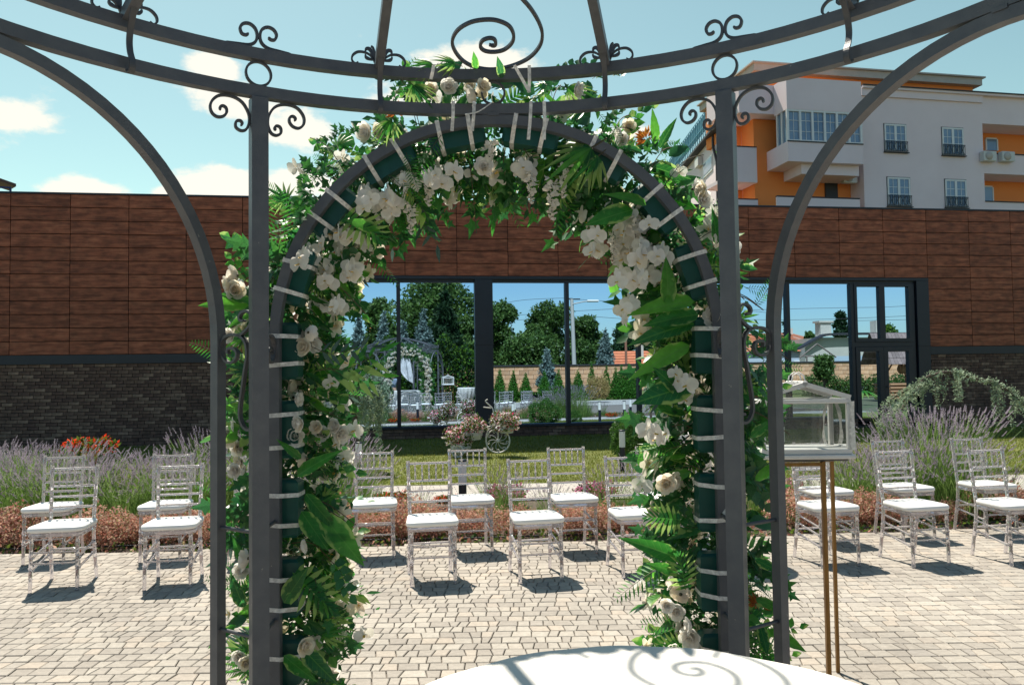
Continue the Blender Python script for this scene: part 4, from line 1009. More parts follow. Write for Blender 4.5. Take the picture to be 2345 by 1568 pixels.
# ribbon ties on the upper ring
for (x, yt, yb) in ((993, 150, 182), (1212, 150, 212), (1038, 232, 300), (1086, 232, 300), (1216, 232, 320), (1246, 232, 320)):
    a = GI @ P(x, yt, 3.02); b = GI @ P(x-3+R.uniform(-4, 4), yb, 3.03); mb = MB(); mb.bar([a, (a+b)/2+Vector((.002, -.004, 0)), b], Vector((0, 1, 0)), .013, .002); obj('strap', mb, M['ribbon'], gar)
mb = MB(); a, b = GI @ P(1178, 150, 3.0), GI @ P(1213, 212, 3.02); mb.bar([a, b], Vector((0, 1, 0)), .012, .002); obj('strap', mb, M['ribbon'], gar)
mb = MB(); a, b, c_ = GI @ P(1125, 236, 3.02), GI @ P(1095, 256, 3.0), GI @ P(1065, 262, 3.02); mb.bar(spline([a, b, c_], 4), Vector((0, 1, 0)), .004, .003); obj('strap', mb, M['ribbon'], gar)
RG = random.Random(11); CNT = {}
MS['small_leaf'] = [leaf_mesh('small_leaf', M['leaf'], .40, 6, .2, .2, 0), leaf_mesh('small_leaf', M['ivy'], .5, 6, .25, .2, 0)]
MS['trailing_ivy'] = [sprig('trailing_ivy', 'ivy', 6, .28, M['ivy'], seed=8), sprig('trailing_leaves', 'round', 6, .26, M['leaf'], seed=9)]
def put(kind, p, ydir, zdir, s, mats=None):
    if CNT.get(kind, 0) >= 298: return None
    CNT[kind] = CNT.get(kind, 0)+1
    me = RG.choice(MS[kind]); return link(me.name.split('.')[0], me, gar, mw=frame_m(p, ydir, zdir) @ Matrix.Scale(s, 4))
def gp(s, a, y): p, t, n = gpath(s); return Vector((p.x, FY+y, p.z))+n*a, t, n
def L3(x, y, z): return GI @ P(x, y, z)        # photo pixel at depth z, gazebo local
# broad leaves etc. radiating from the blocks
for kind, n, sz, yr in (('broad_leaf', 250, (.11, .20), (.05, .26)), ('round_leaf', 170, (.05, .09), (.05, .28)), ('monstera_leaf', 44, (.12, .17), (.06, .25)),
                      ('fern_frond', 46, (.20, .34), (.05, .24)), ('palm_leaf', 30, (.16, .26), (.06, .24)), ('ivy_sprig', 200, (.14, .24), (.03, .28)),
                      ('leafy_sprig', 195, (.12, .22), (.05, .3)), ('willow_sprig', 70, (.16, .26), (.05, .3))):
    for i in range(n):
        s = RG.random()
        side = RG.choice((-1, 1, 1)) if .3 < s < .7 else RG.choice((-1, 1))
        a0 = RG.uniform(.0, .10)*side
        if -.05 < a0 < .05 and RG.random() < .6: a0 += .07*side
        y = RG.uniform(*yr)
        p, t, nn = gp(s, a0+.02, y)
        spread = Vector((RG.uniform(-.35, .35), RG.uniform(-.15, .8), RG.uniform(-.35, .35)))
        dr = nn*side + spread + t*RG.uniform(-.7, .7) - Vector((0, 0, .45)); fs_ = .78 if (side > 0 and s < .38) else 1.0
        z = Vector((RG.uniform(-.8, .8), RG.uniform(-1, -.1), RG.uniform(-.3, 1.0)))
        put(kind, p, dr, z, RG.uniform(*sz)*fs_)
# flowers: dense on the far (building) side, looser in between on the near side
for i in range(298):
    s = RG.random(); a = RG.uniform(-.15, .19) if s < .72 else RG.uniform(-.13, .15); y = RG.uniform(.28, .38)
    p, t, nn = gp(s, a, y); f = Vector((RG.uniform(-.5, .5), 1, RG.uniform(-.3, .6)))
    put('rose', p, f.orthogonal(), f, RG.uniform(.06, .085))
for i in range(110):
    s = RG.random(); a = RG.choice((RG.uniform(.12, .30), RG.uniform(.12, .30), RG.uniform(-.22, -.10))); y = RG.uniform(.08, .25)
    if .72 < s and a < 0: a *= .6
    p, t, nn = gp(s, a, y); f = Vector((RG.uniform(-.7, .7), RG.uniform(-1, .5), RG.uniform(-.5, .8)))
    k2 = RG.choice(('orchid', 'orchid', 'lily')); put(k2, p, (RG.uniform(-.3, .3), 0, 1), f, RG.uniform(.065, .10))
# named clusters seen in the photo (pixel centres at the garland's depth)
def cluster(kind, cx, cy, rx, ry, n, s, z=(3.0, 3.25), face=(-1, .2)):
    for i in range(n):
        a = RG.random()*6.28; r = RG.random()**.5
        p = L3(cx+rx*r*cos(a), cy+ry*r*sin(a), RG.uniform(*z)); f = Vector((RG.uniform(-.6, .6), RG.uniform(*face), RG.uniform(-.3, .6)))
        put(kind, p, (RG.uniform(-.3, .3), 0, 1), f, RG.uniform(s*.8, s*1.2))
for (x, y, rx, ry, n) in ((868, 465, 42, 38, 13), (775, 560, 40, 34, 12), (770, 625, 45, 22, 8), (1450, 545, 52, 55, 22), (1490, 610, 40, 40, 12), (1432, 640, 28, 26, 7), (1365, 560, 18, 25, 5),
                        (1265, 430, 26, 30, 0), (1210, 385, 26, 22, 5), (755, 690, 22, 40, 7), (1010, 400, 40, 26, 8), (930, 430, 30, 22, 5), (1440, 710, 16, 30, 4), (1510, 990, 28, 20, 5), (1560, 880, 30, 40, 6), (700, 590, 24, 18, 5)):
    cluster('orchid', x, y, rx, ry, int(n*1.25), .080)
CNT['rose'] = 0
for (x, y, rx, ry, n) in ((545, 640, 18, 36, 4), (540, 780, 14, 20, 2), (530, 1010, 26, 16, 3), (540, 1070, 22, 18, 3), (700, 780, 26, 36, 5), (755, 975, 30, 26, 4), (690, 1010, 30, 50, 5), (670, 900, 22, 40, 4), (550, 1290, 22, 24, 3), (545, 1520, 22, 28, 3), (690, 1480, 30, 34, 4), (700, 1260, 20, 20, 2),
                        (1550, 1380, 26, 30, 5), (1570, 1440, 30, 24, 4), (1560, 1490, 30, 16, 4), (1540, 1340, 18, 14, 2), (1640, 720, 24, 20, 2), (1660, 560, 18, 20, 2), (1600, 440, 20, 24, 3), (1440, 310, 24, 22, 3), (1320, 215, 16, 22, 3), (1010, 200, 24, 16, 2), (1085, 205, 30, 16, 4), (850, 300, 16, 24, 2), (1105, 380, 10, 10, 1), (1230, 380, 14, 14, 2), (1540, 1100, 26, 60, 4), (1640, 1180, 20, 30, 2)):
    n0 = CNT['rose']; cluster('rose', x, y, rx, ry, n, .052, (3.02, 3.3))
for (x, y, s) in ((1263, 415, .16), (1215, 400, .12), (1290, 380, .13), (1455, 500, .15), (1405, 540, .12), (1120, 330, .13), (980, 400, .13), (940, 470, .12)):
    put('blossom_cluster', L3(x, y, 3.12), (0, 1, 0), (0, 0, 1), s)
CNT['dried_leaf_cluster'] = 0
for (x, y, s) in ((905, 262, .09), (1480, 320, .09), (1735, 1385, .09), (960, 262, .06)): put('dried_leaf_cluster', L3(x, y, 3.1), (RG.uniform(-.3, .3), 0, 1), (0, -1, .2), s)
# prominent leaves: (kind, base px, tip px, size m)
CNT['broad_leaf'] = 0; CNT['fern_frond'] = 0; CNT['monstera_leaf'] = 0; CNT['palm_leaf'] = 0
def pl(kind, x0, y0, x1, y1, z0=3.08, z1=3.02, tw=0.0):
    a, b = L3(x0, y0, z0), L3(x1, y1, z1); d = b-a
    put(kind, a, d, Vector((tw, -1, .35)), d.length*1.0)
for q in [('broad_leaf', 570, 700, 452, 690), ('broad_leaf', 575, 690, 500, 668), ('broad_leaf', 575, 720, 520, 745), ('fern_frond', 560, 830, 432, 775), ('fern_frond', 640, 570, 632, 432), ('fern_frond', 540, 1110, 446, 1105),
          ('broad_leaf', 740, 1180, 832, 1295), ('broad_leaf', 700, 1130, 770, 1215), ('broad_leaf', 720, 1240, 800, 1225), ('broad_leaf', 690, 1170, 750, 1260), ('broad_leaf', 680, 1090, 760, 1030), ('broad_leaf', 690, 1050, 640, 1010), ('monstera_leaf', 670, 1310, 760, 1400), ('broad_leaf', 650, 1380, 700, 1300),
          ('broad_leaf', 690, 1480, 770, 1568), ('broad_leaf', 650, 1500, 720, 1560), ('broad_leaf', 540, 1430, 472, 1480), ('broad_leaf', 560, 1390, 525, 1320), ('broad_leaf', 570, 1300, 530, 1240), ('willow_sprig', 720, 800, 830, 790), ('willow_sprig', 730, 860, 845, 800), ('willow_sprig', 740, 850, 850, 850),
          ('broad_leaf', 870, 530, 790, 500), ('monstera_leaf', 790, 490, 880, 545), ('fern_frond', 930, 350, 960, 440), ('fern_frond', 1010, 310, 940, 400), ('fern_frond', 890, 400, 960, 460), ('palm_leaf', 1370, 330, 1240, 400), ('palm_leaf', 1380, 350, 1300, 410),
          ('broad_leaf', 1590, 690, 1450, 700), ('broad_leaf', 1590, 740, 1450, 770), ('broad_leaf', 1600, 720, 1480, 735), ('broad_leaf', 1580, 790, 1450, 850), ('broad_leaf', 1590, 880, 1450, 920), ('broad_leaf', 1560, 900, 1500, 840), ('broad_leaf', 1530, 700, 1530, 590), ('broad_leaf', 1450, 480, 1340, 510), ('broad_leaf', 1480, 470, 1400, 430),
          ('monstera_leaf', 1560, 1190, 1480, 1180), ('broad_leaf', 1560, 1280, 1440, 1230), ('broad_leaf', 1550, 1310, 1490, 1290), ('monstera_leaf', 1570, 1350, 1560, 1270), ('monstera_leaf', 1570, 1470, 1505, 1490), ('broad_leaf', 1760, 1440, 1850, 1490), ('broad_leaf', 1740, 1430, 1760, 1500), ('broad_leaf', 1730, 1370, 1800, 1400),
          ('fern_frond', 1740, 760, 1830, 790), ('fern_frond', 1740, 830, 1840, 835), ('fern_frond', 1730, 700, 1790, 620), ('fern_frond', 1720, 900, 1800, 880), ('fern_frond', 1760, 1130, 1840, 1190), ('broad_leaf', 1730, 1100, 1790, 1050), ('broad_leaf', 1730, 1280, 1790, 1310), ('broad_leaf', 1720, 1000, 1770, 960), ('fern_frond', 1720, 960, 1790, 1010),
          ('broad_leaf', 1500, 330, 1500, 250), ('broad_leaf', 1510, 340, 1545, 270), ('broad_leaf', 1470, 350, 1430, 330), ('fern_frond', 1370, 260, 1430, 320), ('fern_frond', 900, 230, 945, 125), ('palm_leaf', 940, 190, 990, 235), ('palm_leaf', 900, 270, 860, 320), ('palm_leaf', 1290, 200, 1370, 210), ('palm_leaf', 1000, 150, 930, 140), ('palm_leaf', 1050, 150, 990, 125),
          ('broad_leaf', 1090, 160, 1085, 120), ('broad_leaf', 1150, 180, 1140, 130), ('ivy_sprig', 760, 330, 720, 370), ('ivy_sprig', 780, 300, 740, 310), ('ivy_sprig', 830, 300, 780, 285), ('ivy_sprig', 700, 420, 690, 480), ('leafy_sprig', 750, 1280, 800, 1350), ('ivy_sprig', 730, 1320, 740, 1420), ('broad_leaf', 1690, 900, 1740, 930), ('broad_leaf', 1640, 560, 1640, 480), ('broad_leaf', 1650, 640, 1710, 620)]:
    CNT['willow_sprig'] = min(CNT.get('willow_sprig', 0), 200); CNT['ivy_sprig'] = min(CNT.get('ivy_sprig', 0), 200); CNT['leafy_sprig'] = min(CNT.get('leafy_sprig', 0), 200)
    pl(*q[:5])
# extra greenery at the crown, upper left and outside the legs
for i in range(210):
    s = RG.choice((RG.uniform(.22, .78), RG.uniform(.22, .5), RG.uniform(0, .3), RG.uniform(.7, 1))); side = -1 if RG.random() < .75 else 1
    p, t, nn = gp(s, side*RG.uniform(.05, .16), RG.uniform(.03, .22)); k2 = RG.choice(('small_leaf', 'small_leaf', 'fern_frond', 'trailing_ivy', 'trailing_ivy', 'palm_leaf'))
    put(k2, p, nn*side+Vector((RG.uniform(-.6, .6), RG.uniform(-.3, .5), RG.uniform(-.5, .5))), (RG.uniform(-.6, .6), -1, RG.uniform(-.2, .8)), {'small_leaf': RG.uniform(.07, .13), 'fern_frond': RG.uniform(.13, .22), 'palm_leaf': RG.uniform(.10, .18), 'trailing_ivy': RG.uniform(.13, .24)}[k2])
# foliage between the two top rings
for i in range(60):
    x = RG.uniform(890, 1360); y = RG.uniform(165, 235); k2 = RG.choice(('palm_leaf', 'leafy_sprig', 'ivy_sprig', 'leafy_sprig', 'round_leaf', 'willow_sprig'))
    a = L3(x, y, RG.uniform(3.2, 3.35)); put(k2, a, (RG.uniform(-1, 1), RG.uniform(-.3, .3), RG.uniform(-.25, .6)), (RG.uniform(-.4, .4), -1, .4), RG.uniform(.07, .14))
# flower stems / wires
for i in range(60):
    s = RG.random(); side = RG.choice((-1, 1)); p, t, nn = gp(s, .04*side, .06); e = p+nn*side*RG.uniform(.12, .28)+Vector((0, RG.uniform(-.02, .15), -RG.uniform(0, .12)))
    mb = MB(); mb.tube(spline([p, (p+e)/2+Vector((0, 0, .04)), e], 4), .0022, 4); obj('flower_stem', mb, RG.choice((M['stem'], M['twig'])), gar)
# small dark filler leaves, uncountable
fl = MB(); rg = random.Random(21)
for i in range(8500):
    s = rg.random(); side = rg.choice((-1, 1)); a = side*abs(rg.gauss(0, .09)); y = rg.uniform(.09, .26)
    p, t, nn = gp(s, a+.02, y); dr = Vector((rg.uniform(-1, 1), rg.uniform(-1, 1), rg.uniform(-1, .7))); z = Vector((rg.uniform(-1, 1), rg.uniform(-1, 1), rg.uniform(-1, 1)))
    L1 = rg.uniform(.025, .055); mt_ = frame_m(p, dr, z) @ Matrix.Scale(L1, 4)
    fl.add([mt_ @ Vector(v) for v in ((0, 0, 0), (.28, .45, .05), (0, 1, 0), (-.28, .45, .05))], [(0, 1, 2, 3)], 0 if rg.random() < .7 else 1)
o = obj('filler_foliage', fl, [M['leaf_dark'], M['ivy']], gar); o['kind'] = 'stuff'

# ================================================================== TABLE WITH CLOTH
TH = .905; TX, TYc, TR_ = .275, 1.475, .625
tb_ = thing('cloth_table', 'round table under a white cloth in the lower right foreground inside the gazebo', 'table', C(TX, TYc), -YAW)
mb = MB(); mb.lathe([(.28, 0), (.28, .03), (.035, .05), (.035, TH-.04), (.10, TH-.03)], 16); obj('pedestal', mb, M['iron'], tb_)
mb = MB(); mb.lathe([(.02, TH-.03), (TR_-.01, TH-.03), (TR_-.005, TH-.008), (.02, TH-.008)], 48); obj('table_top', mb, M['white'], tb_)
mb = MB(); NS = 128; vs = []; rr = []
prof = [(0.02, TH)]+[(TR_*k/8, TH) for k in range(1, 8)]+[(TR_*.985, TH), (TR_+.002, TH-.006), (TR_+.006, TH-.03)]
drop = [(TR_+.006+.10*k/10*(k/10)**.3, TH-.03-(TH-.05)*k/10) for k in range(1, 11)]
for (r, z) in prof:
    for j in range(NS): a = 2*PI*j/NS; vs.append((r*cos(a), r*sin(a), z+.0012*math.sin(7*r*cos(a)*4+2)+.001*math.sin(r*sin(a)*23)))
for k, (r, z) in enumerate(drop):
    am = .05*(k+1)/10
    for j in range(NS):
        a = 2*PI*j/NS; w = math.sin(a*13+.7*math.sin(a*3))+.5*math.sin(a*22+1); q = r+am*w; vs.append((q*cos(a), q*sin(a), z))
n = len(prof)+len(drop); fs = [(i*NS+j, (i+1)*NS+j, (i+1)*NS+(j+1) % NS, i*NS+(j+1) % NS) for i in range(n-1) for j in range(NS)]
fs = [tuple(reversed(f)) for f in fs]
mb.add(vs, fs+[tuple(range(NS))], 0, True)
clo = obj('tablecloth', mb, M['cloth'], loc=C(TX, TYc)); clo.rotation_euler = (0, 0, -YAW)
tag(clo, 'white tablecloth draped over the round table, crossed by the gazebo scroll shadows', 'tablecloth')

# ================================================================== WHITE DRAPE (seen in the mirror glass)
YD = 2*GLY+.27
tp0, tp1 = PR(921, 815, YD), PR(941, 822, YD); tie = PR(950, 878, YD); end0, end1 = PR(947, 905, YD), PR(953, 905, YD)
low = PR(917, 858, YD)
vs = []; nu, nv = 14, 22
for j in range(nv+1):
    t = j/nv
    for i in range(nu+1):
        u = i/nu
        top = tp0.lerp(tp1, u); 
        if t < .7:
            q = t/.7; m_ = top.lerp(tie, q); sag = Vector((-.28, 0, -.10))*(1-u)*math.sin(PI*q*.95)*1.1
            wv = .030*math.sin(u*PI*7)*(1-.6*q)
            p = m_+sag+Vector((0, wv, 0))
            p = p.lerp(tie+Vector(((u-.5)*.05, 0, 0)), max(0, (q-.8)/.2))
        else:
            q = (t-.7)/.3; e = end0.lerp(end1, u); p = (tie+Vector(((u-.5)*.05, 0, 0))).lerp(e, q)+Vector((0, .03*math.sin(u*PI*6)*q, 0))
        vs.append(p)
mb = MB(); mb.add(vs, [(j*(nu+1)+i, j*(nu+1)+i+1, (j+1)*(nu+1)+i+1, (j+1)*(nu+1)+i) for j in range(nv) for i in range(nu)], 0, True)
M['drape'] = leafmat('white_drape', [(.80, .79, .80), (.80, .79, .80)], .35, .8, .1, 1, 4)
dr_ = obj('fabric_drape', mb, M['drape']); tag(dr_, 'white fabric drape tied to one side of the gazebo, seen in the mirrored glass', 'drape')

# ================================================================== GLASS LANTERN ON STAND
LZ = 4.05; lb0 = C(1.285, LZ); LW, LD = .462, .275; LB = 1.165
lan = thing('glass_lantern', 'white framed glass house lantern with pitched lid standing on the gold stand', 'lantern', C(1.285, LZ, LB), -YAW-.03)
EH, RH_ = .285, .365
def lbx(name, a, b, mt='white', r=.003): mb = MB(); mb.bbox(a, b, r); return obj(name, mb, M[mt], lan)
mb = MB(); mb.bbox((-.012, -.012, 0), (LW+.012, LD+.012, .022), .004); mb.bbox((0, 0, .023), (LW, LD, .05), .003); obj('base_tray', mb, M['white'], lan)
for x in (0, LW-.022):
    for y in (0, LD-.022): lbx('corner_post', (x, y, .051), (x+.022, y+.022, EH-.001))
for y in (0, LD-.02): lbx('top_rail', (0, y, EH), (LW, y+.02, EH+.022))
for x in (0, LW-.02): lbx('top_rail', (x, .021, EH), (x+.02, LD-.021, EH+.022))
for y in (0, LD-.018):
    for s in (0, 1):
        a = Vector((0 if not s else LW, y+.009, EH+.03)); b = Vector((LW/2, y+.009, RH_+.02)); mb = MB(); mb.bar([a, b], Vector((0, 1, 0)), .024, .018); obj('gable_rafter', mb, M['white'], lan)
lbx('ridge', (LW/2-.012, 0, RH_+.012), (LW/2+.012, LD, RH_+.036))
for s in (0, 1):
    a = Vector((0 if not s else LW, 0, EH+.034)); b = Vector((LW/2, 0, RH_+.026)); mb = MB()
    mb.add([a, a+Vector((0, LD, 0)), b+Vector((0, LD, 0)), b], [(0, 1, 2, 3)]); obj('roof_pane', mb, M['glass'], lan)
for y in (.010, LD-.010):
    mb = MB(); mb.add([(.02, y, .05), (LW-.02, y, .05), (LW-.02, y, EH), (.02, y, EH)], [(0, 1, 2, 3)]); obj('side_pane', mb, M['glass'], lan)
    mb = MB(); mb.add([(.02, y, EH+.02), (LW-.02, y, EH+.02), (LW/2, y, RH_)], [(0, 1, 2)]); obj('gable_pane', mb, M['glass'], lan)
for x in (.010, LW-.010):
    mb = MB(); mb.add([(x, .02, .05), (x, LD-.02, .05), (x, LD-.02, EH), (x, .02, EH)], [(0, 1, 2, 3)]); obj('side_pane', mb, M['glass'], lan)
for y in (LD*.38, LD*.60):
    mb = MB(); mb.tube([(LW/2-.035, y, RH_+.034), (LW/2-.028, y, RH_+.065), (LW/2, y, RH_+.082), (LW/2+.028, y, RH_+.065), (LW/2+.035, y, RH_+.034)], .0035, 6); obj('handle', mb, M['white'], lan)
mb = MB(); vs = []
for i in range(9):
    t = i/8; xx = LW-.035-.025*math.sin(t*2.6); vs += [(xx-.006-.006*math.sin(t*9), LD-.04, EH-.01-t*.22), (xx+.008, LD-.03, EH-.01-t*.22)]
mb.add(vs, [(2*i, 2*i+1, 2*i+3, 2*i+2) for i in range(8)], 0, True); obj('hinge_ribbon', mb, M['ribbon'], lan)
mb = MB(); vs = []
for i in range(9):
    t = i/8; vs += [(LW-.012+.004*math.sin(t*7), -.004, EH+.01-t*.25), (LW+.014, -.006+.004*math.sin(t*5), EH+.01-t*.25)]
mb.add(vs, [(2*i, 2*i+1, 2*i+3, 2*i+2) for i in range(8)], 0, True); obj('hinge_ribbon', mb, M['ribbon'], lan)
std = thing('lantern_stand', 'tall stand of thin aged-gold bars carrying the glass lantern', 'stand', C(1.375, LZ), -YAW)
def sl_(xc, zc): v = C(xc, zc)-C(1.375, LZ); return Matrix.Rotation(YAW, 3, 'Z') @ v
for (xc, zc, w) in ((1.605, 4.07, .021), (1.725, 4.25, .017), (1.350, 4.07, .021), (1.435, 4.26, .017)):
    v = sl_(xc, zc); mb = MB(); mb.bbox((v.x-w/2, v.y-w/2, 0), (v.x+w/2, v.y+w/2, LB-.016), .002); obj('leg', mb, M['gold'], std)
v0, v1 = sl_(1.34, 4.062), sl_(1.735, 4.27); mb = MB(); mb.bbox((v0.x, v0.y, LB-.015), (v1.x, v1.y, LB-.001), .003); obj('top_plate', mb, M['iron'], std)
for a, b in (((1.605, 4.07), (1.350, 4.07)), ((1.725, 4.25), (1.435, 4.26))):
    mb = MB(); p, q = sl_(*a), sl_(*b); mb.bar([p+Z3*(LB-.03), q+Z3*(LB-.03)], Z3, .018, .018); obj('cross_bar', mb, M['gold'], std)

# ================================================================== PERSON (photographer, only in the reflection)
def skin_body(name, joints, bones, mt, parent=None, sub=2):
    me = bpy.data.meshes.new(name); me.from_pydata([j[0] for j in joints], bones, []); me.materials.append(mt)
    o = link(name, me, parent)
    sk = o.modifiers.new('skin', 'SKIN'); me.skin_vertices[0].data[0].use_root = True
    for i, j in enumerate(joints): me.skin_vertices[0].data[i].radius = (j[1], j[2] if len(j) > 2 else j[1])
    sk.use_smooth_shade = True
    ss = o.modifiers.new('sub', 'SUBSURF'); ss.levels = sub; ss.render_levels = sub; return o
M['skin'] = mat('skin', (.50, .30, .22), .55); M['shirt'] = mat('blue_grey_shirt', (.16, .21, .28), .85, 0, (.22, .27, .34), 8); M['jeans'] = mat('dark_trousers', (.02, .022, .03), .9); M['hair'] = mat('brown_hair', (.05, .03, .02), .7)
pe = thing('person', 'person in a blue-grey shirt and dark trousers holding up a phone, mirrored in the window', 'person', (-.17, -.50, 0), 0)
skin_body('body', [((0, 0, .90), .13, .10), ((0, 0, 1.10), .125, .09), ((0, 0, 1.32), .16, .10), ((0, .01, 1.43), .07), ((0, .03, 1.50), .055), ((0, .05, 1.58), .085, .095), ((0, .05, 1.64), .075, .085),
    ((-.17, 0, 1.38), .055), ((-.23, .04, 1.15), .042), ((-.04, .27, 1.42), .03), ((.02, .33, 1.52), .022),
    ((.17, 0, 1.38), .055), ((.26, .06, 1.17), .042), ((.20, .27, 1.42), .03), ((.19, .34, 1.52), .022),
    ((-.09, 0, .84), .095), ((-.10, .02, .48), .06), ((-.10, -.01, .10), .042), ((-.10, .12, .04), .035), ((.09, 0, .84), .095), ((.10, .02, .48), .06), ((.10, -.01, .10), .042), ((.10, .12, .04), .035)],
    [(0, 1), (1, 2), (2, 3), (3, 4), (4, 5), (5, 6), (2, 7), (7, 8), (8, 9), (9, 10), (2, 11), (11, 12), (12, 13), (13, 14), (0, 15), (15, 16), (16, 17), (17, 18), (0, 19), (19, 20), (20, 21), (21, 22)], M['skin'], pe)
skin_body('shirt', [((0, 0, .98), .15, .12), ((0, 0, 1.12), .14, .11), ((0, 0, 1.32), .17, .12), ((0, 0, 1.42), .10, .09), ((-.17, 0, 1.38), .07), ((-.23, .04, 1.17), .055), ((-.13, .16, 1.30), .045), ((.17, 0, 1.38), .07), ((.26, .06, 1.19), .055), ((.22, .17, 1.30), .045)],
    [(0, 1), (1, 2), (2, 3), (2, 4), (4, 5), (5, 6), (2, 7), (7, 8), (8, 9)], M['shirt'], pe)
skin_body('trousers', [((0, 0, .95), .145, .115), ((-.09, 0, .84), .11), ((-.10, .02, .48), .075), ((-.10, -.01, .12), .06), ((.09, 0, .84), .11), ((.10, .02, .48), .075), ((.10, -.01, .12), .06)], [(0, 1), (1, 2), (2, 3), (0, 4), (4, 5), (5, 6)], M['jeans'], pe)
mb = MB(); mb.lathe([(.02, 1.71), (.07, 1.70), (.098, 1.65), (.10, 1.60), (.085, 1.56), (.06, 1.545)], 14); hh = obj('hair', mb, M['hair'], pe); hh.location = (0, .025, .01)
for s in (-1, 1):
    hx = .02 if s < 0 else .19
    mb = MB(); mb.bbox((hx-.03, .32, 1.515), (hx+.03, .345, 1.585), .01); obj('palm', mb, M['skin'], pe)
    for f in range(4):
        mb = MB(); z = 1.528+f*.017; mb.tube([(hx-s*.02, .34, z), (hx-s*.03, .368, z+.002), (hx-s*.010, .378-f*.002, z+.003)], [.0085, .008, .006], 6); obj('finger', mb, M['skin'], pe)
    mb = MB(); mb.tube([(hx, .325, 1.58), (hx-s*.018, .34, 1.60), (hx-s*.035, .35, 1.60)], [.010, .009, .007], 6); obj('thumb', mb, M['skin'], pe)
mb = MB(); mb.bbox((-.075, -.004, -.037), (.075, .004, .037), .003); ph_ = obj('smartphone', mb, M['dark'], loc=(-.062, -.115, 1.575)); tag(ph_, 'dark phone held up by the person mirrored in the window', 'phone')
# ================================================================== CHAIRS
def make_chair():
    t = thing('banquet_chair', 'clear chair', 'chair'); A = M['acrylic']
    mb = MB(); 
    pr = [(-.185, -.19), (-.205, -.12), (-.19, .17), (-.165, .195), (.165, .195), (.19, .17), (.205, -.12), (.185, -.19)]
    def slab(out, z0, z1, s, mi=0, crown=0, rnd=.008):
        k = len(out); rings = [(z0, s-rnd*3), (z0+rnd, s), (z1-rnd, s), (z1, s-rnd*4), (z1+crown, s*.55)]
        vs = []
        for z, sc_ in rings:
            for x, y in out: vs.append((x*sc_, y*sc_, z))
        fs = [tuple(range(k-1, -1, -1))]
        for r in range(len(rings)-1):
            for j in range(k): fs.append((r*k+j, r*k+(j+1) % k, (r+1)*k+(j+1) % k, (r+1)*k+j))
        fs.append(tuple(range((len(rings)-1)*k, len(rings)*k))); return vs, fs
    def rounded(hw, hd0, hd1, r, n=5):
        out = []
        for cx, cy, a0 in ((hw-r, hd1-r, 0), (-hw+r+.02, hd1-r, 90), (-hw+r, -hd0+r, 180), (hw-r, -hd0+r, 270)):
            for i in range(n): a = rad(a0+90*i/(n-1)); out.append((cx+r*cos(a), cy+r*sin(a)))
        return out
    o1 = rounded(.205, .20, .20, .07)
    vs, fs = slab(o1, .452, .492, 1.0, crown=.012, rnd=.010); mb.add(vs, fs, 0, True); obj('seat_cushion', mb, M['cushion'], t)
    mb = MB(); vs, fs = slab(rounded(.198, .195, .195, .06), .418, .451, 1.0, rnd=.004); mb.add(vs, fs, 0, False); obj('seat_frame', mb, A, t)
    def turned(mb, pts, r, beads, rb=None):
        """a leg or rail with swollen rings at the given fractions"""
        pts = [Vector(p) for p in pts]; seg = [(pts[i+1]-pts[i]).length for i in range(len(pts)-1)]; tot = sum(seg)
        def at(u):
            d = u*tot
            for i, l in enumerate(seg):
                if d <= l or i == len(seg)-1: return pts[i].lerp(pts[i+1], min(1, d/l))
                d -= l
        fr = [(0, r), (1, r)]; acc = 0
        for l in seg[:-1]: acc += l; fr.append((acc/tot, r))
        e = .009/tot
        for b in beads: fr += [(b-e*1.2, r), (b, rb or r*1.42), (b+e*1.2, r)]
        fr.sort(); mb.tube([at(max(0, min(1, u))) for u, _ in fr], [q for _, q in fr], 8)
    for s in (-1, 1):
        mb = MB(); turned(mb, [(s*.165, -.165, .418), (s*.168, -.175, 0)], .0145, (.12, .34, .56), .019); obj('leg', mb, A, t)
        mb = MB(); turned(mb, [(s*.17, .235, 0), (s*.165, .185, .30), (s*.162, .178, .45), (s*.172, .235, .92)], .0145, (.19, .31, .47, .60, .69, .78, .97), .0185); obj('back_post', mb, A, t)
        for z in (.29, .20):
            mb = MB(); turned(mb, [(s*.166, -.168, z-.035), (s*.165, .195, z+.02)], .0095, (.08, .92), .016); obj('stretcher', mb, A, t)
    for z in (.30, .215): mb = MB(); turned(mb, [(-.166, -.17, z), (.166, -.17, z)], .0085, (.5,)); obj('stretcher', mb, A, t)
    mb = MB(); turned(mb, [(-.165, .195, .25), (.165, .195, .25)], .0085, (.5,)); obj('stretcher', mb, A, t)
    def bx_(z): return .178+(z-.45)/.47*.057
    def hw_(z): return .162+(z-.45)/.47*.010
    for z in (.895, .755, .672, .588): mb = MB(); turned(mb, [(-hw_(z), bx_(z), z), (hw_(z), bx_(z), z)], .0095, (.2, .5, .8), .012); obj('rail', mb, A, t)
    for i in range(5):
        u = -.112+.056*i; mb = MB(); turned(mb, [(u, bx_(.755), .755), (u*1.03, bx_(.895), .895)], .0062, (.3, .7), .0105); obj('spindle', mb, A, t)
    return t
ch0 = make_chair(); KIDS['banquet_chair'] = list(ch0.children); used = False
def chair(x, y, rz, label, z=.47, pos=None):
    global used
    g = G(x, y, z) if pos is None else C(*pos); loc = (g.x, g.y, 0)
    c = ch0 if not used else dup(ch0)
    used = True; c.location = loc; c.rotation_euler = (0, 0, rz); c['label'] = label; c['group'] = 'clear acrylic chairs set out in two rows'
G_ = 'clear acrylic chairs set out in two rows'
W_ = 'clear chair, '
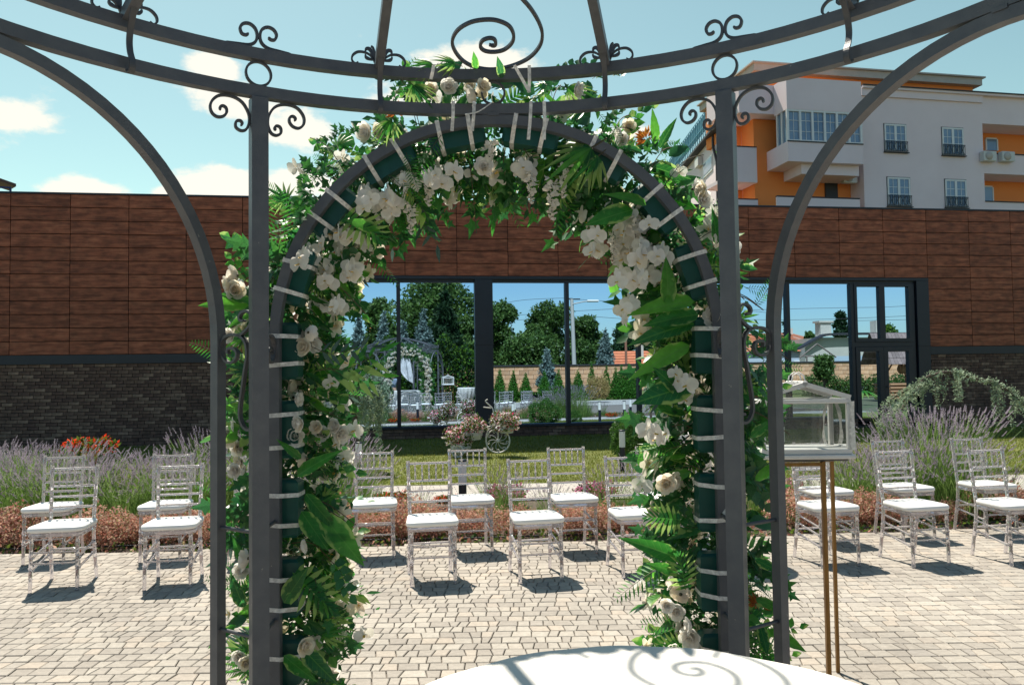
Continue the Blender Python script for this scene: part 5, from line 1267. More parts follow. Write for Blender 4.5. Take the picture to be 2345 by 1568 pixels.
for x, y, rz, lab in [
    (145, 1203, .02, 'front row, leftmost of all on the paving'), (397, 1198, .03, 'front row, second from left beside the slim gazebo post'),
    (988, 1190, .03, 'front row, left one of the two framed by the floral arch'), (1226, 1184, .05, 'front row, right in the middle under the floral arch'),
    (1454, 1174, .04, 'front row, half behind the right leg of the floral arch'), (1893, 1158, .06, 'front row, behind the gold stand bars'),
    (2094, 1156, .06, 'front row, second from the right edge'), (2311, 1153, .06, 'front row, cut by the right edge of the photo'),
    (121, 1161, -.02, 'back row, leftmost, half hidden by the front chair'), (380, 1156, .0, 'back row, left of the slim gazebo post'),
    (857, 1151, .03, 'back row, leftmost seen through the floral arch'), (1078, 1143, .03, 'back row, in front of the flower bicycle'),
    (1312, 1140, .04, 'back row, right of centre with the lawn behind its back'), (1520, 1137, .04, 'back row, mostly hidden by the right floral leg'),
    (1889, 1124, .05, 'back row, right below the glass lantern'), (2072, 1116, .05, 'back row, against the big right lavender'), (2258, 1110, .05, 'back row, rightmost next to the garden path')]:
    chair(x, y, rz, W_+lab)
chair(0, 0, .02, W_+'back row, hidden behind the left floral leg', pos=(-2.35, 7.0)); chair(0, 0, .03, W_+'front row, hidden behind the left floral leg', pos=(-1.95, 6.35))

# cocktail table with gathered cloth, hidden behind the right floral leg, visible in the mirror
ct = thing('cocktail_table', 'tall round table with gathered white cloth mirrored beside the lantern', 'table', C(1.66, 6.95), 0)
mb = MB(); mb.lathe([(.22, 0), (.22, .02), (.03, .05), (.03, 1.06)], 12); obj('pedestal', mb, M['iron'], ct)
mb = MB(); mb.lathe([(.02, 1.061), (.34, 1.061), (.34, 1.08), (.02, 1.08)], 24); obj('table_top', mb, M['white'], ct)
mb = MB(); vs = []; n = 64
for k, (r, z, am) in enumerate(((.02, 1.088, 0), (.345, 1.088, 0), (.352, 1.06, .004), (.31, .85, .03), (.19, .60, .035), (.07, .46, .012), (.09, .40, .02), (.22, .12, .05), (.27, .01, .06))):
    for j in range(n): a = 2*PI*j/n; q = r+am*math.sin(a*12); vs.append((q*cos(a), q*sin(a), z))
mb.add(vs, [(i*n+j, i*n+(j+1) % n, (i+1)*n+(j+1) % n, (i+1)*n+j) for i in range(8) for j in range(n)], 0, True)
cc = obj('cocktail_tablecloth', mb, M['cloth'], loc=C(1.66, 6.95)); tag(cc, 'white cloth gathered with a band on the tall cocktail table', 'tablecloth')


_o1 = ['zeroth','first','second','third','fourth','fifth','sixth','seventh','eighth','ninth','tenth','eleventh','twelfth','thirteenth','fourteenth','fifteenth','sixteenth','seventeenth','eighteenth','nineteenth']
def ordn(n):
    if n < 20: return _o1[n]
    t = n//10; w = ['', '', 'twent', 'thirt', 'fort', 'fift'][t]; return w+'ieth' if n % 10 == 0 else w+'y-'+_o1[n % 10]

# ================================================================== PLANT BUILDERS
def tri_mesh(name, tris, mts, mi=None):     # tris: (n,3,3) array
    tris = np.asarray(tris, dtype=np.float32); n = len(tris); me = bpy.data.meshes.new(name)
    me.vertices.add(n*3); me.vertices.foreach_set('co', tris.reshape(-1)); me.loops.add(n*3); me.polygons.add(n)
    me.loops.foreach_set('vertex_index', np.arange(n*3)); me.polygons.foreach_set('loop_start', np.arange(0, n*3, 3)); me.polygons.foreach_set('loop_total', np.full(n, 3))
    for q in (mts if isinstance(mts, (list, tuple)) else [mts]): me.materials.append(q)
    if mi is not None: me.polygons.foreach_set('material_index', np.asarray(mi, dtype=np.int32))
    me.update(); return me
def quad_mesh(name, q, mts, mi=None, smooth=False):
    q = np.asarray(q, dtype=np.float32); n = len(q); me = bpy.data.meshes.new(name)
    me.vertices.add(n*4); me.vertices.foreach_set('co', q.reshape(-1)); me.loops.add(n*4); me.polygons.add(n)
    me.loops.foreach_set('vertex_index', np.arange(n*4)); me.polygons.foreach_set('loop_start', np.arange(0, n*4, 4)); me.polygons.foreach_set('loop_total', np.full(n, 4))
    for w in (mts if isinstance(mts, (list, tuple)) else [mts]): me.materials.append(w)
    if mi is not None: me.polygons.foreach_set('material_index', np.asarray(mi, dtype=np.int32))
    me.update(); return me
def leafquads(rg, pts, size, nrm=None, jit=.9, aspect=.6, up=0):
    n = len(pts); 
    d = rg.normal(size=(n, 3)); d[:, 2] += up; d /= np.linalg.norm(d, axis=1, keepdims=True)+1e-9
    e = rg.normal(size=(n, 3)); 
    if nrm is not None: e = np.cross(nrm+jit*rg.normal(size=(n, 3)), d)
    e -= (e*d).sum(1, keepdims=True)*d; e /= np.linalg.norm(e, axis=1, keepdims=True)+1e-9
    s = size*(.6+.8*rg.rand(n, 1)); a = d*s; b = e*s*aspect*.5
    return np.stack([pts, pts+a*.5+b, pts+a, pts+a*.5-b], 1)
# lavender: arching stems, grey-green blades, purple spikes
def lavender(seed, n=230, h=.62, rad_=.42, fl=.8):
    rg = np.random.RandomState(seed); T = []; MI = []
    for i in range(n):
        a = rg.rand()*6.283; rr = rad_*.45*rg.rand()**.5; b = np.array([rr*cos(a), rr*sin(a), 0.0])
        out = rad_*(.15+.75*rg.rand()**1.3); hh = h*(.62+.55*rg.rand()); a2 = a+rg.normal()*.5
        tip = b+np.array([cos(a2)*out, sin(a2)*out, hh]); mid = (b+tip)/2+np.array([-cos(a2)*out*.18, -sin(a2)*out*.18, .06])
        w = np.array([-sin(a2+rg.rand()*3), cos(a2+rg.rand()*3), 0])*.0022
        pts = [b, mid, tip]
        for p, q in ((b, mid), (mid, tip)):
            T += [[p-w, p+w, q+w*.8], [p-w, q+w*.8, q-w*.8]]; MI += [0, 0]
        if rg.rand() < fl:
            dr = tip-mid; dr /= np.linalg.norm(dr); L_ = .05+.05*rg.rand()
            for k in range(6):
                c = tip+dr*L_*k/6.; r = .0095*(1-.1*k)
                for m_ in range(3):
                    th = m_*2.1+k*1.1; u = np.array([cos(th), sin(th), .0])*r*1.5; v = np.array([-sin(th), cos(th), 0])*r*.8
                    T.append([c-v, c+v, c+u+dr*.014]); MI.append(1)
    for i in range(int(n*2.2)):        # basal blades
        a = rg.rand()*6.283; rr = rad_*.75*rg.rand()**.5; b = np.array([rr*cos(a), rr*sin(a), 0.0]); hh = h*(.25+.5*rg.rand())
        tip = b+np.array([cos(a)*.16*rg.rand()+rg.normal()*.05, sin(a)*.16*rg.rand()+rg.normal()*.05, hh]); th = rg.rand()*6.28; w = np.array([cos(th), sin(th), 0])*.006
        T.append([b-w, b+w, tip]); MI.append(0)
    return tri_mesh('lavender', T, [M['lav_g'], M['lav_p']], MI)
LAV = [lavender(1), lavender(2, 260, .66, .48), lavender(3, 120, .55, .35, .8), lavender(4, 300, .72, .55)]
def plant(name, me, label, cat, loc, s=1.0, rz=0.0, group=None, sz=None):
    o = link(name, me, None, loc=loc, rot=(0, 0, rz), scale=(s, s, (sz or s))); return tag(o, label, cat, group)
LG = 'lavender clumps along the flower bed'
rg = random.Random(5)
def gx(x, yc): return (x-1172)/1785*yc    # photo column at ground distance
def px_of(x): return 'left' 
k = 0
lavs = []
for x in range(-60, 500, 62): lavs.append((x+rg.uniform(-14, 14), 9.3+rg.uniform(-.3, .3), 1.12, 'tall lavender clump behind the left chairs, '))
for x in range(-30, 520, 80): lavs.append((x+rg.uniform(-14, 14), 8.55+rg.uniform(-.15, .15), 1.0, 'lower lavender clump between the left chairs and the dark brick, '))
for x in (560, 620, 690, 750, 800): lavs.append((x, 9.2+rg.uniform(-.2, .2), 1.1, 'lavender clump beside the left floral leg, '))
for x in (730, 790): lavs.append((x, 8.5, .85, 'small lavender clump at the foot of the left floral leg, '))
for x, s in ((1125, .8), (1165, .7), (1250, .6), (950, .55)): lavs.append((x, 8.9+rg.uniform(-.2, .2), s, 'sparse lavender tuft in front of the garden path, '))
for x in (1390, 1480, 1560, 1640, 1700): lavs.append((x, 9.0+rg.uniform(-.3, .3), .85, 'lavender clump behind the right floral leg, '))
for x in (1800, 1860): lavs.append((x, 9.3, .85, 'lavender clump under the glass lantern, '))
for x in (1945, 1990, 2045, 2105, 2150): lavs.append((x, 9.3+rg.uniform(-.3, .3), 1.22, 'tall lavender clump behind the right chairs, '))
for x in (1950, 2020, 2100, 2180): lavs.append((x, 8.7, 1.1, 'dense lavender clump right of the lantern, '))
for x in (2290, 2400): lavs.append((x, 9.2, .7, 'low lavender clump at the right edge, '))
words = ['nearest the left edge', 'with the widest fan of spikes', 'leaning left', 'leaning right', 'with the greenest base', 'with pale spikes', 'thin at the top', 'dense in the middle', 'touching its neighbour', 'standing slightly apart', 'rounder than the rest']
lavs.sort(key=lambda q: q[0])
for i, (x, yc, s, lab) in enumerate(lavs):
    lab = ordn(i+1)+' from left, '+lab.rstrip(', '); pr_ = ''
    plant('lavender_plant', LAV[rg.randrange(4) if s > .8 else 2], lab+pr_, 'lavender', C(gx(x, yc), yc, -.03), s, rg.uniform(0, 6), LG, s*rg.uniform(.9, 1.1))
# barberry
def shrub(name, mts, seed, n, r=(.3, .3, .3), size=.03, up=.3, mi=None, core=.35, twigs=14, twmat='twig', zc=.9):
    rg = np.random.RandomState(seed); v = rg.normal(size=(n, 3)); v /= np.linalg.norm(v, axis=1, keepdims=True)
    rr = core+(1-core)*rg.rand(n, 1)**.5; bump = 1+.16*np.sin(v[:, :1]*7+seed)+.14*np.sin(v[:, 1:2]*8+v[:, 2:3]*6+seed*2)
    p = v*rr*bump*np.array(r); p[:, 2] = p[:, 2]+r[2]*zc; p = p[p[:, 2] > .01]
    q = leafquads(rg, p, size, nrm=v[:len(p)], up=up)
    m_ = None
    if mi is not None: m_ = (rg.rand(len(p)) < mi).astype(int)
    tw = []
    for i in range(twigs):
        u = rg.normal(size=3); u[2] = abs(u[2])+.6; u /= np.linalg.norm(u); e = u*np.array(r)*1.3; w = np.cross(u, [1, .3, 0]); w = w/np.linalg.norm(w)*.006
        tw.append([-w, w, e+w*.3, e-w*.3])
    q = np.concatenate([q, np.array(tw)]); mm_ = list(m_ if m_ is not None else np.zeros(len(p), int))+[len(mts)]*len(tw)
    return quad_mesh(name, q, list(mts)+[M[twmat]], mm_)
BAR = [shrub('barberry', [M['barb']], s, 2600, (.34, .30, .24), .030) for s in (1, 2, 3)]
i = 0
for x in list(range(-40, 100, 46))+list(range(222, 500, 50))+[560, 640]+[745, 790, 845]+[895, 925, 960]+[1000, 1050, 1100, 1180, 1290, 1330]+[1385, 1425, 1470, 1560, 1640]+[1800, 1845, 1915, 1960, 2010]+[2160, 2270, 2330]:
    i += 1; yc = edge_y(gx(x, 7.9))+.38+rg.uniform(-.05, .12); s = rg.uniform(.55, 1.0) if not (940 < x < 1300) else rg.uniform(.5, .7)
    plant('barberry_shrub', rg.choice(BAR), 'low rusty-pink barberry bush edging the paving, %s from the left' % ordn(i), 'shrub', C(gx(x, yc), yc, -.03), s, rg.uniform(0, 6), 'barberry bushes edging the bed')
# ground cover and litter at the bed edge
rgn = np.random.RandomState(9); n = 9000
xc = rgn.uniform(-8, 8, n); yy = np.array([edge_y(q) for q in xc])+.02+rgn.rand(n)**1.5*1.6; 
pts = np.stack([xc*cos(YAW)+yy*sin(YAW), -xc*sin(YAW)+yy*cos(YAW), -.03+.06*rgn.rand(n)], 1)
o = link('ground_cover', quad_mesh('ground_cover', leafquads(rgn, pts, .045, up=.5), [M['weed'], M['barb']], (rgn.rand(n) < .3).astype(int))); tag(o, 'low weeds and fallen leaves along the edge of the flower bed', 'ground cover', kind='stuff')
mb = MB(); mb.tube([C(x, edge_y(x)+.16+.02*math.sin(x*3), .015) for x in np.linspace(-8, 8, 60)], .008, 5); o = obj('irrigation_hose', mb, M['dark']); tag(o, 'thin black irrigation hose lying along the front of the flower bed', 'hose')

# round boxwoods
BXM = shrub('boxwood', [M['box']], 7, 16000, (.46, .46, .42), .032, core=.86)
def at_px(x, y, z=0.0): g = G(x, y, z); return g
plant('boxwood_ball', BXM, 'clipped round boxwood on the lawn below the window, beside the right floral leg', 'shrub', C(gx(1455, 14.3), 14.3, .04), .92, 0)
plant('boxwood_ball', BXM, 'smaller clipped boxwood ball mirrored right of the lawn lamp', 'shrub', PR(1318, 950, 22.9)*Vector((1, 1, 0))+Vector((0, 0, .05)) if 0 else Vector((PR(1318, 950, 22.9).x, PR(1318, 950, 22.9).y, .05)), .5, 1)
# red geraniums in an orange pot on a wagon, left
gp_ = C(gx(205, 11.3), 11.3, 0)
pt = thing('flower_cart', 'small dark cart with an orange pot in the lavender at left', 'planter', gp_, -YAW)
mb = MB(); mb.lathe([(.09, .38), (.12, .58), (.13, .60), (.10, .60)], 12); obj('pot', mb, M['terracotta'], pt)
mb = MB(); mb.bbox((-.30, -.18, .30), (.42, .18, .37), .01); obj('cart_bed', mb, M['bark'], pt)
mb = MB(); mb.bar([(.10, -.12, .37), (.42, -.12, .52), (.60, -.12, .40)], Vector((0, 1, 0)), .03, .03); obj('cart_rail', mb, M['bark'], pt)
for x in (-.18, .28):
    mb = MB(); mb.lathe([(.05, -.02), (.20, -.02), (.20, .02), (.05, .02)], 16, mat=Matrix.Translation((x, -.2, .2)) @ Matrix.Rotation(PI/2, 4, 'X')); obj('wheel', mb, M['bark'], pt)
GER = shrub('geranium', [M['weed'], M['red_fl']], 17, 1500, (.42, .26, .11), .055, mi=.42, core=.4)
plant('red_geranium', GER, 'bright red geraniums flowering above the lavender at left', 'flowers', gp_+Vector((0, 0, .56)), 1.0, -.15)
# bicycle planter
M['petu'] = M['pink_fl']
bp0 = C(gx(1110, 14.9), 14.9, .045)
bk = thing('bicycle_planter', 'white wrought-iron tricycle planter with big spoked wheel on the lawn', 'planter', bp0, -YAW)
def bX(x, y): v = Matrix.Rotation(YAW, 3, 'Z') @ (P(x, y, 14.9)-bp0); return v
def ring_(mb, c, r, ax, w=.014, n=32): mb.tube([c+Vector((cos(2*PI*i/n)*r, 0, sin(2*PI*i/n)*r)) for i in range(n+1)], w, 6)
def _unused(): pass
def mkwheel(cx, cy, rp, y=0):
    c = bX(cx, cy); c.y += y; r = rp/1785*14.9; mb = MB(); ring_(mb, c, r, 0); wo = obj('wheel', mb, M['white_metal'], bk)
    for i in range(9):
        a = 2*PI*i/9; pts = []
        for q in np.linspace(0, 1, 8):
            aa = a+.55*q*q; pts.append(c+Vector((cos(aa)*r*q*.92, 0, sin(aa)*r*q*.92)))
        e = pts[-1]; ctr = e-(e-c).normalized()*r*.10
        pts += [ctr+Vector((cos(aa+.6*k), 0, sin(aa+.6*k)))*r*.10 for k in range(1, 7)]
        mb = MB(); mb.tube(pts, .006, 4); obj('spoke', mb, M['white_metal'], wo)
    mb = MB(); mb.lathe([(.01, -.03), (.035, -.03), (.035, .03), (.01, .03)], 10, mat=Matrix.Translation(c) @ Matrix.Rotation(PI/2, 4, 'X')); obj('hub', mb, M['white_metal'], wo)
mkwheel(1140, 1009, 27); mkwheel(1050, 1030, 13, -.25); mkwheel(1055, 1028, 13, .25)
def btube(name, px, r=.011): mb = MB(); mb.tube(spline([bX(*p) for p in px], 5), r, 6); obj(name, mb, M['white_metal'], bk)
btube('fork', [(1140, 1009), (1141, 985), (1141, 965), (1130, 948)]); btube('handlebar', [(1130, 948), (1128, 935), (1118, 925), (1112, 918), (1117, 914)]); btube('grip', [(1107, 932), (1125, 934)], .011)
btube('frame_bar', [(1141, 975), (1125, 975), (1098, 985), (1082, 1003), (1055, 1015)]); btube('frame_bar', [(1141, 965), (1128, 962), (1120, 968), (1130, 976), (1145, 975)], .008); btube('mudguard', [(1113, 1002), (1118, 985), (1134, 976), (1152, 978)])
def basket(cx, cy, rp, hp, name='basket'):
    c = bX(cx, cy); r = rp/1785*14.9; h = hp/1785*14.9; wo = None
    mb = MB()
    for zz, f in ((0, 1), (-h*.5, .9), (-h, .7)): mb.tube([c+Vector((cos(2*PI*i/20)*r*f, sin(2*PI*i/20)*r*f, zz)) for i in range(21)], .008, 4)
    for i in range(14): a = 2*PI*i/14; mb.tube([c+Vector((cos(a)*r, sin(a)*r, 0)), c+Vector((cos(a)*r*.7, sin(a)*r*.7, -h))], .006, 4)
    mb.lathe([(.01, 0), (r*.62, 0), (r*.9, h*.8), (.01, h*.8)], 12, mat=Matrix.Translation(c+Vector((0, 0, -h)))); obj(name, mb, M['white_metal'], bk)
basket(1160, 972, 20, 18); basket(1085, 985, 22, 20); basket(1055, 1014, 26, 20)
PET = [shrub('petunia', [M['weed'], M['pink_fl']], s, 1700, (.34, .28, .22), .052, mi=.42, core=.4) for s in (31, 32)]
for (cx, cy, s, lab) in ((1158, 975, .92, 'pink and white petunias spilling from the front basket of the white tricycle'), (1085, 982, .82, 'pink and white petunias in the middle basket of the white tricycle'), (1052, 1008, .95, 'pink and white petunias in the low rear basket of the white tricycle')):
    p = P(cx, cy, 14.9); plant('petunia_flowers', rg.choice(PET), lab, 'flowers', p+Vector((0, 0, -.12*s)), s, rg.uniform(0, 6))
# bollard lamps
def make_bollard():
    t = thing('garden_lamp', 'x', 'lamp'); mb = MB(); mb.lathe([(.045, 0), (.045, .40)], 14); obj('pole', mb, M['frame'], t)
    mb = MB(); mb.lathe([(.048, .401), (.048, .655)], 14); obj('diffuser', mb, M['white'], t); mb = MB(); mb.lathe([(.052, .656), (.052, .675), (.02, .68)], 14); obj('cap', mb, M['frame'], t); return t
bo = make_bollard(); KIDS['garden_lamp'] = list(bo.children); first = True
for (x, yc, lab) in ((9, 10.3, 'at the left edge among the lavender'), (819, 11.3, 'just right of the left floral leg'), (1055, 8.8, 'behind the chair before the tricycle'), (1533, 11.2, 'behind the right floral leg'), (2184, 11.4, 'right of the big lavender on the path edge')):
    b_ = bo if first else dup(bo); first = False; b_.location = C(gx(x, yc), yc, -.01); b_['label'] = 'short white-topped garden lamp '+lab; b_['group'] = 'garden lamps along the path'
for x, Yv in ((1176, 24.3), (1377, 24.2), (1434, 24.2)):
    p = PR(x, 940, Yv); b_ = dup(bo); b_.location = (p.x, p.y, lawn_z(p.y)); b_['label'] = 'white-topped garden lamp mirrored in the glass, %s' % {1176: 'left of the round boxwoods', 1377: 'beside the red flowers', 1434: 'right of the red flowers'}[x]; b_['group'] = 'garden lamps along the path'
for x, Yv, me, lab, s in ((905, 26.6, GER, 'red flowers mirrored low under the left glass pane', .6), (952, 26.8, GER, 'small red flower patch mirrored beside the mullion', .45), (1404, 27.0, GER, 'red flowers mirrored between two garden lamps', .6)):
    p = PR(x, 950, Yv); plant('flower_patch', me, lab, 'flowers', (p.x, p.y, .02), s)
PK = shrub('pink_patch', [M['weed'], M['pink2']], 41, 1200, (.36, .25, .14), .05, mi=.6)
for x, Yv, lab in ((1000, 26.9, 'magenta flower patch mirrored left of the tricycle'), (1078, 26.9, 'magenta flower patch mirrored behind the tricycle'), (1228, 27.2, 'magenta flower patch mirrored near the boxwood')):
    p = PR(x, 950, Yv); plant('flower_patch', PK, lab, 'flowers', (p.x, p.y, .02), .8)
p = PR(1245, 950, 25.2); plant('barberry_shrub', BAR[0], 'round rusty barberry ball mirrored beside the big boxwood', 'shrub', (p.x, p.y, 0), 1.2)

# weeping blue cedars
def cedar(name, label, limbs, seed, zdepth, hang=(.5, 1.2), step=.07, dens=34):
    rg = np.random.RandomState(seed); root = thing(name, label, 'tree', (0, 0, 0)); Q = []; tw = MB()
    base = None
    for li, (px, r0) in enumerate(limbs):
        pts = spline([P(x, y, z) for x, y, z in px], 8)
        tw.tube(pts, [r0*(1-.75*i/len(pts)) for i in range(len(pts))], 7)
        if li == 0: base = pts[0]; continue
        for i in range(0, len(pts)-1):
            p = pts[i]; seg = (pts[i+1]-p).length; nb = int(seg/step+rg.rand())
            for b in range(nb):
                q0 = p.lerp(pts[i+1], (b+rg.rand())/nb); L_ = min(rg.uniform(*hang)*(.2+.8*rg.rand()**1.6), q0.z-.12)
                off = Vector((rg.normal()*.04, rg.normal()*.12, 0)); m_ = max(2, int(L_/.035)); w = rg.rand()*6
                for k in range(m_):
                    t = k/m_; c = np.array(q0+off*min(1, t*2)+Vector((.03*sin(w+t*6), .03*cos(w+t*5), -L_*t+.04)))
                    n_ = 9; pp = c+rg.normal(size=(n_, 3))*.016; Q.append(leafquads(rg, pp, .038, aspect=.5))
            for _ in range(max(1, int(dens*seg/.15))):
                c = np.array(p.lerp(pts[i+1], rg.rand()))+rg.normal(size=3)*np.array([.04, .06, .02])+rg.normal(size=(9, 3))*.016; Q.append(leafquads(rg, c, .042, aspect=.45))
    link('foliage', quad_mesh('foliage', np.concatenate(Q), M['cedar']), root); obj('trunk', tw, M['bark'], root); return root
cedar('weeping_cedar', 'weeping blue cedar arching over the lavender at right in front of the brick wall',
      [([(2045, 1075, 13.2), (2040, 1010, 13.2), (2070, 930, 13.2), (2100, 900, 13.2)], .05),
       ([(2100, 905, 13.2), (2115, 870, 13.2), (2150, 855, 13.1), (2185, 853, 13.0), (2230, 866, 13.0), (2290, 882, 12.9), (2350, 930, 12.8), (2380, 960, 12.8)], .035),
       ([(2060, 935, 13.2), (2035, 950, 13.1), (2015, 985, 13.0)], .02), ([(2110, 880, 13.2), (2085, 890, 13.4), (2040, 915, 13.5), (2022, 950, 13.6)], .025), ([(2130, 870, 13.2), (2085, 905, 13.0), (2055, 930, 12.8)], .02)], 3, 13, (.2, 1.1), .085, 9)
cedar('weeping_cedar', 'weeping blue cedar hanging beside the left floral leg in front of the window',
      [([(812, 1050, 13.0), (815, 980, 13.0), (800, 900, 13.0), (790, 870, 13.0)], .06),
       ([(790, 870, 13.0), (770, 860, 13.0), (740, 875, 12.9), (720, 900, 12.9)], .03), ([(795, 880, 13.0), (830, 868, 13.0), (858, 892, 12.9), (876, 930, 12.9)], .03), ([(800, 900, 13.0), (830, 905, 12.8), (850, 930, 12.7)], .02), ([(790, 870, 13), (770, 885, 13.3), (760, 900, 13.5)], .03), ([(795, 860, 13.0), (840, 885, 13.2), (880, 930, 13.2)], .02)], 4, 13, (.5, 1.6), .05, 9)

# ================================================================== WHAT THE GLASS MIRRORS (the garden behind the viewer)
def RP(x, y, Yv): return PR(x, y, Yv)
def crownmesh(name, blobs, n, size, mt, seed, up=0, aspect=.6, core=.55):
    rg = np.random.RandomState(seed); out = []
    vol = [b[3]*b[4]*b[5] for b in blobs]; tv = sum(v**.67 for v in vol)
    for b, v in zip(blobs, vol):
        k = int(1.6*n*v**.67/tv); d = rg.normal(size=(k, 3)); d /= np.linalg.norm(d, axis=1, keepdims=True)
        rr = core+(1-core)*rg.rand(k, 1)**.6; bump = 1+.13*np.sin(d[:, :1]*6+b[0])+.13*np.sin(d[:, 2:3]*7+d[:, 1:2]*5+b[2])
        p = d*rr*bump*np.array(b[3:6])+np.array(b[:3]); out.append(leafquads(rg, p, size, nrm=d, up=up, aspect=aspect))
    return quad_mesh(name, np.concatenate(out), mt)
def tree(name, label, x, ytop, wpx, Yv, mt, seed, shape='round', n=9000, size=.22, group='trees behind the viewer mirrored in the glass', zlow=.3, trunk=None):
    top = RP(x, ytop, Yv); H = max(1.0, top.z); w = wpx/1785*Yv/2; root = thing(name, label, 'tree', (top.x, top.y, 0), 0, group)
    rg = random.Random(seed); blobs = []
    if shape == 'round':
        zc0 = H*zlow+H*.1
        for i in range(13): 
            a = rg.uniform(0, 6.28); r = w*.62*rg.random()**.5; zz = zc0+(H-zc0)*(.12+.72*i/12)
            f = 1-.45*abs((zz-zc0)/(H-zc0)-.45); blobs.append((r*cos(a), r*sin(a), zz, w*.52*f, w*.52*f, w*.45*f))
        blobs.append((0, 0, H-w*.42, w*.5, w*.5, w*.42))
        me = crownmesh('crown', blobs, n, size, mt, seed)
    else:                                  # conifers: stacked tiers
        tiers = 16 if shape == 'cone' else 12
        for i in range(tiers):
            t = i/(tiers-1); z = H*(.06+.92*t); rr = max(.06, w*(1-t)**(.8 if shape == 'cone' else .75)*(1 if t > .12 else .75))
            if shape == 'thuja': blobs.append((0, 0, z, rr, rr, H*.09))
            else:
                for k in range(5):
                    a = rg.uniform(0, 6.28); blobs.append((rr*.5*cos(a), rr*.5*sin(a), z, rr*.55, rr*.55, H*.035))
        me = crownmesh('crown', blobs, n, size, mt, seed, up=(.8 if shape == 'thuja' else -.1), aspect=.45, core=.6)
    link('crown', me, root)
    tr = MB(); tr.tube([(0, 0, 0), (.05*w, 0, H*.35), (0, 0, H*.75)], [max(.05, w*.07), w*.05+.02, .02], 7)
    if shape == 'round':
        for i in range(5): a = i*1.3; tr.tube([(0, 0, H*(.25+.05*i)), (cos(a)*w*.5, sin(a)*w*.5, H*(.5+.05*i))], [.05+w*.02, .015], 5)
    obj('trunk', tr, M['bark'], root); return root
tree('deciduous_tree', 'broad dark tree mirrored left of the dark window pillar, tallest of all', 985, 636, 250, 56, M['tree'], 1, n=15000, size=.26, zlow=.05)
tree('deciduous_tree', 'narrow tree mirrored in the left pane under open blue sky', 872, 682, 80, 57, M['tree'], 2, n=6000, zlow=.1)
tree('conifer_tree', 'tall dark conifer mirrored in front of the broad tree', 1020, 655, 150, 50, M['tree_dark'], 3, 'cone', n=12000, size=.28)
tree('conifer_tree', 'dark spruce with level boughs mirrored at the left end of the glass', 752, 645, 130, 46, M['tree_dark'], 4, 'cone', n=9000, size=.28)
tree('blue_cypress', 'slim blue cypress mirrored between the spruce and the red roof', 822, 712, 62, 45, M['bluec'], 5, 'cone', n=5000, size=.2)
tree('blue_cypress', 'blue cypress mirrored left of the first mullion', 880, 712, 74, 45, M['bluec'], 6, 'cone', n=5000, size=.2)
tree('blue_cypress', 'low blue cypress mirrored just right of the first mullion', 925, 735, 66, 45, M['bluec'], 7, 'cone', n=5000, size=.2)
tree('blue_cypress', 'widest blue cypress mirrored before the dark conifer', 972, 708, 92, 45, M['bluec'], 8, 'cone', n=6000, size=.2)
tree('deciduous_tree', 'leafy tree mirrored right beside the dark window pillar', 1145, 690, 110, 54, M['tree'], 9, n=9000, zlow=.05)
tree('deciduous_tree', 'leafy tree with a pointed top mirrored in the central pane', 1248, 690, 130, 55, M['tree'], 10, n=11000, zlow=.05)
tree('deciduous_tree', 'leafy tree mirrored behind the lamp post', 1340, 722, 110, 57, M['tree'], 11, n=9000, zlow=.05)
tree('deciduous_tree', 'filler tree mirrored low between two taller crowns', 1195, 760, 120, 53, M['tree'], 12, n=8000, zlow=.02)
tree('deciduous_tree', 'low bushy tree mirrored between the pillar and the lamp post', 1215, 772, 170, 52.5, M['tree'], 31, n=9000, zlow=.0)
tree('deciduous_tree', 'low bushy tree mirrored around the foot of the lamp post', 1320, 780, 130, 53.5, M['tree'], 32, n=8000, zlow=.0)
tree('deciduous_tree', 'low dark tree mirrored between the broad tree and the pillar', 1070, 720, 110, 53, M['tree'], 33, n=8000, zlow=.0)
tree('far_tree', 'dark rounded far tree mirrored behind the brown pole', 1428, 745, 90, 90, M['tree_dark'], 13, n=6000, size=.35, zlow=.15)
tree('far_tree', 'dark rounded far tree mirrored behind the right floral leg', 1510, 768, 90, 90, M['tree_dark'], 14, n=6000, size=.35, zlow=.15)
tree('blue_spruce', 'silvery blue spruce mirrored above the garden wall', 1251, 798, 66, 46.5, M['bluec'], 15, 'cone', n=5000, size=.16)
tree('blue_spruce', 'silvery blue spruce mirrored beside the red roof', 1388, 755, 74, 52, M['bluec'], 16, 'cone', n=6000, size=.2)
tree('far_tree', 'dense oval far tree mirrored above the grey roof', 1929, 714, 44, 80, M['tree_dark'], 17, n=5000, size=.3, zlow=.1)
tree('far_tree', 'dark far tree mirrored left of the orange roof', 1797, 735, 34, 80, M['tree_dark'], 18, n=3000, size=.3, zlow=.1)
tree('far_tree', 'thin far tree mirrored above the hip of the red roof', 1856, 760, 34, 80, M['tree'], 19, n=3000, size=.3, zlow=.1)
tree('garden_tree', 'young airy tree mirrored in front of the stone wall', 1890, 812, 60, 42, M['tree'], 20, n=1500, size=.18, zlow=.3)
tree('deciduous_tree', 'green tree mirrored in the upper door light', 2035, 742, 70, 60, M['vine'], 21, n=5000, zlow=.1)
tg = 'clipped thujas in front of the stone wall'
for i, (x, yt, w) in enumerate(((1100, 850, 26), (1143, 848, 28), (1174, 852, 24), (1203, 858, 28), (1246, 853, 30), (1278, 850, 28), (1303, 858, 22), (1326, 850, 32), (1357, 835, 22), (1391, 842, 22), (1412, 846, 26), (1426, 840, 26), (1440, 846, 26), (1452, 850, 26), (1500, 845, 30), (1560, 850, 30))):
    tree('thuja', 'clipped green thuja cone mirrored before the stone wall, %s from the left' % ordn(i+1), x, yt, w*1.45, 45.0, M['thuja'], 50+i, 'thuja', n=2200, size=.09, group=tg)
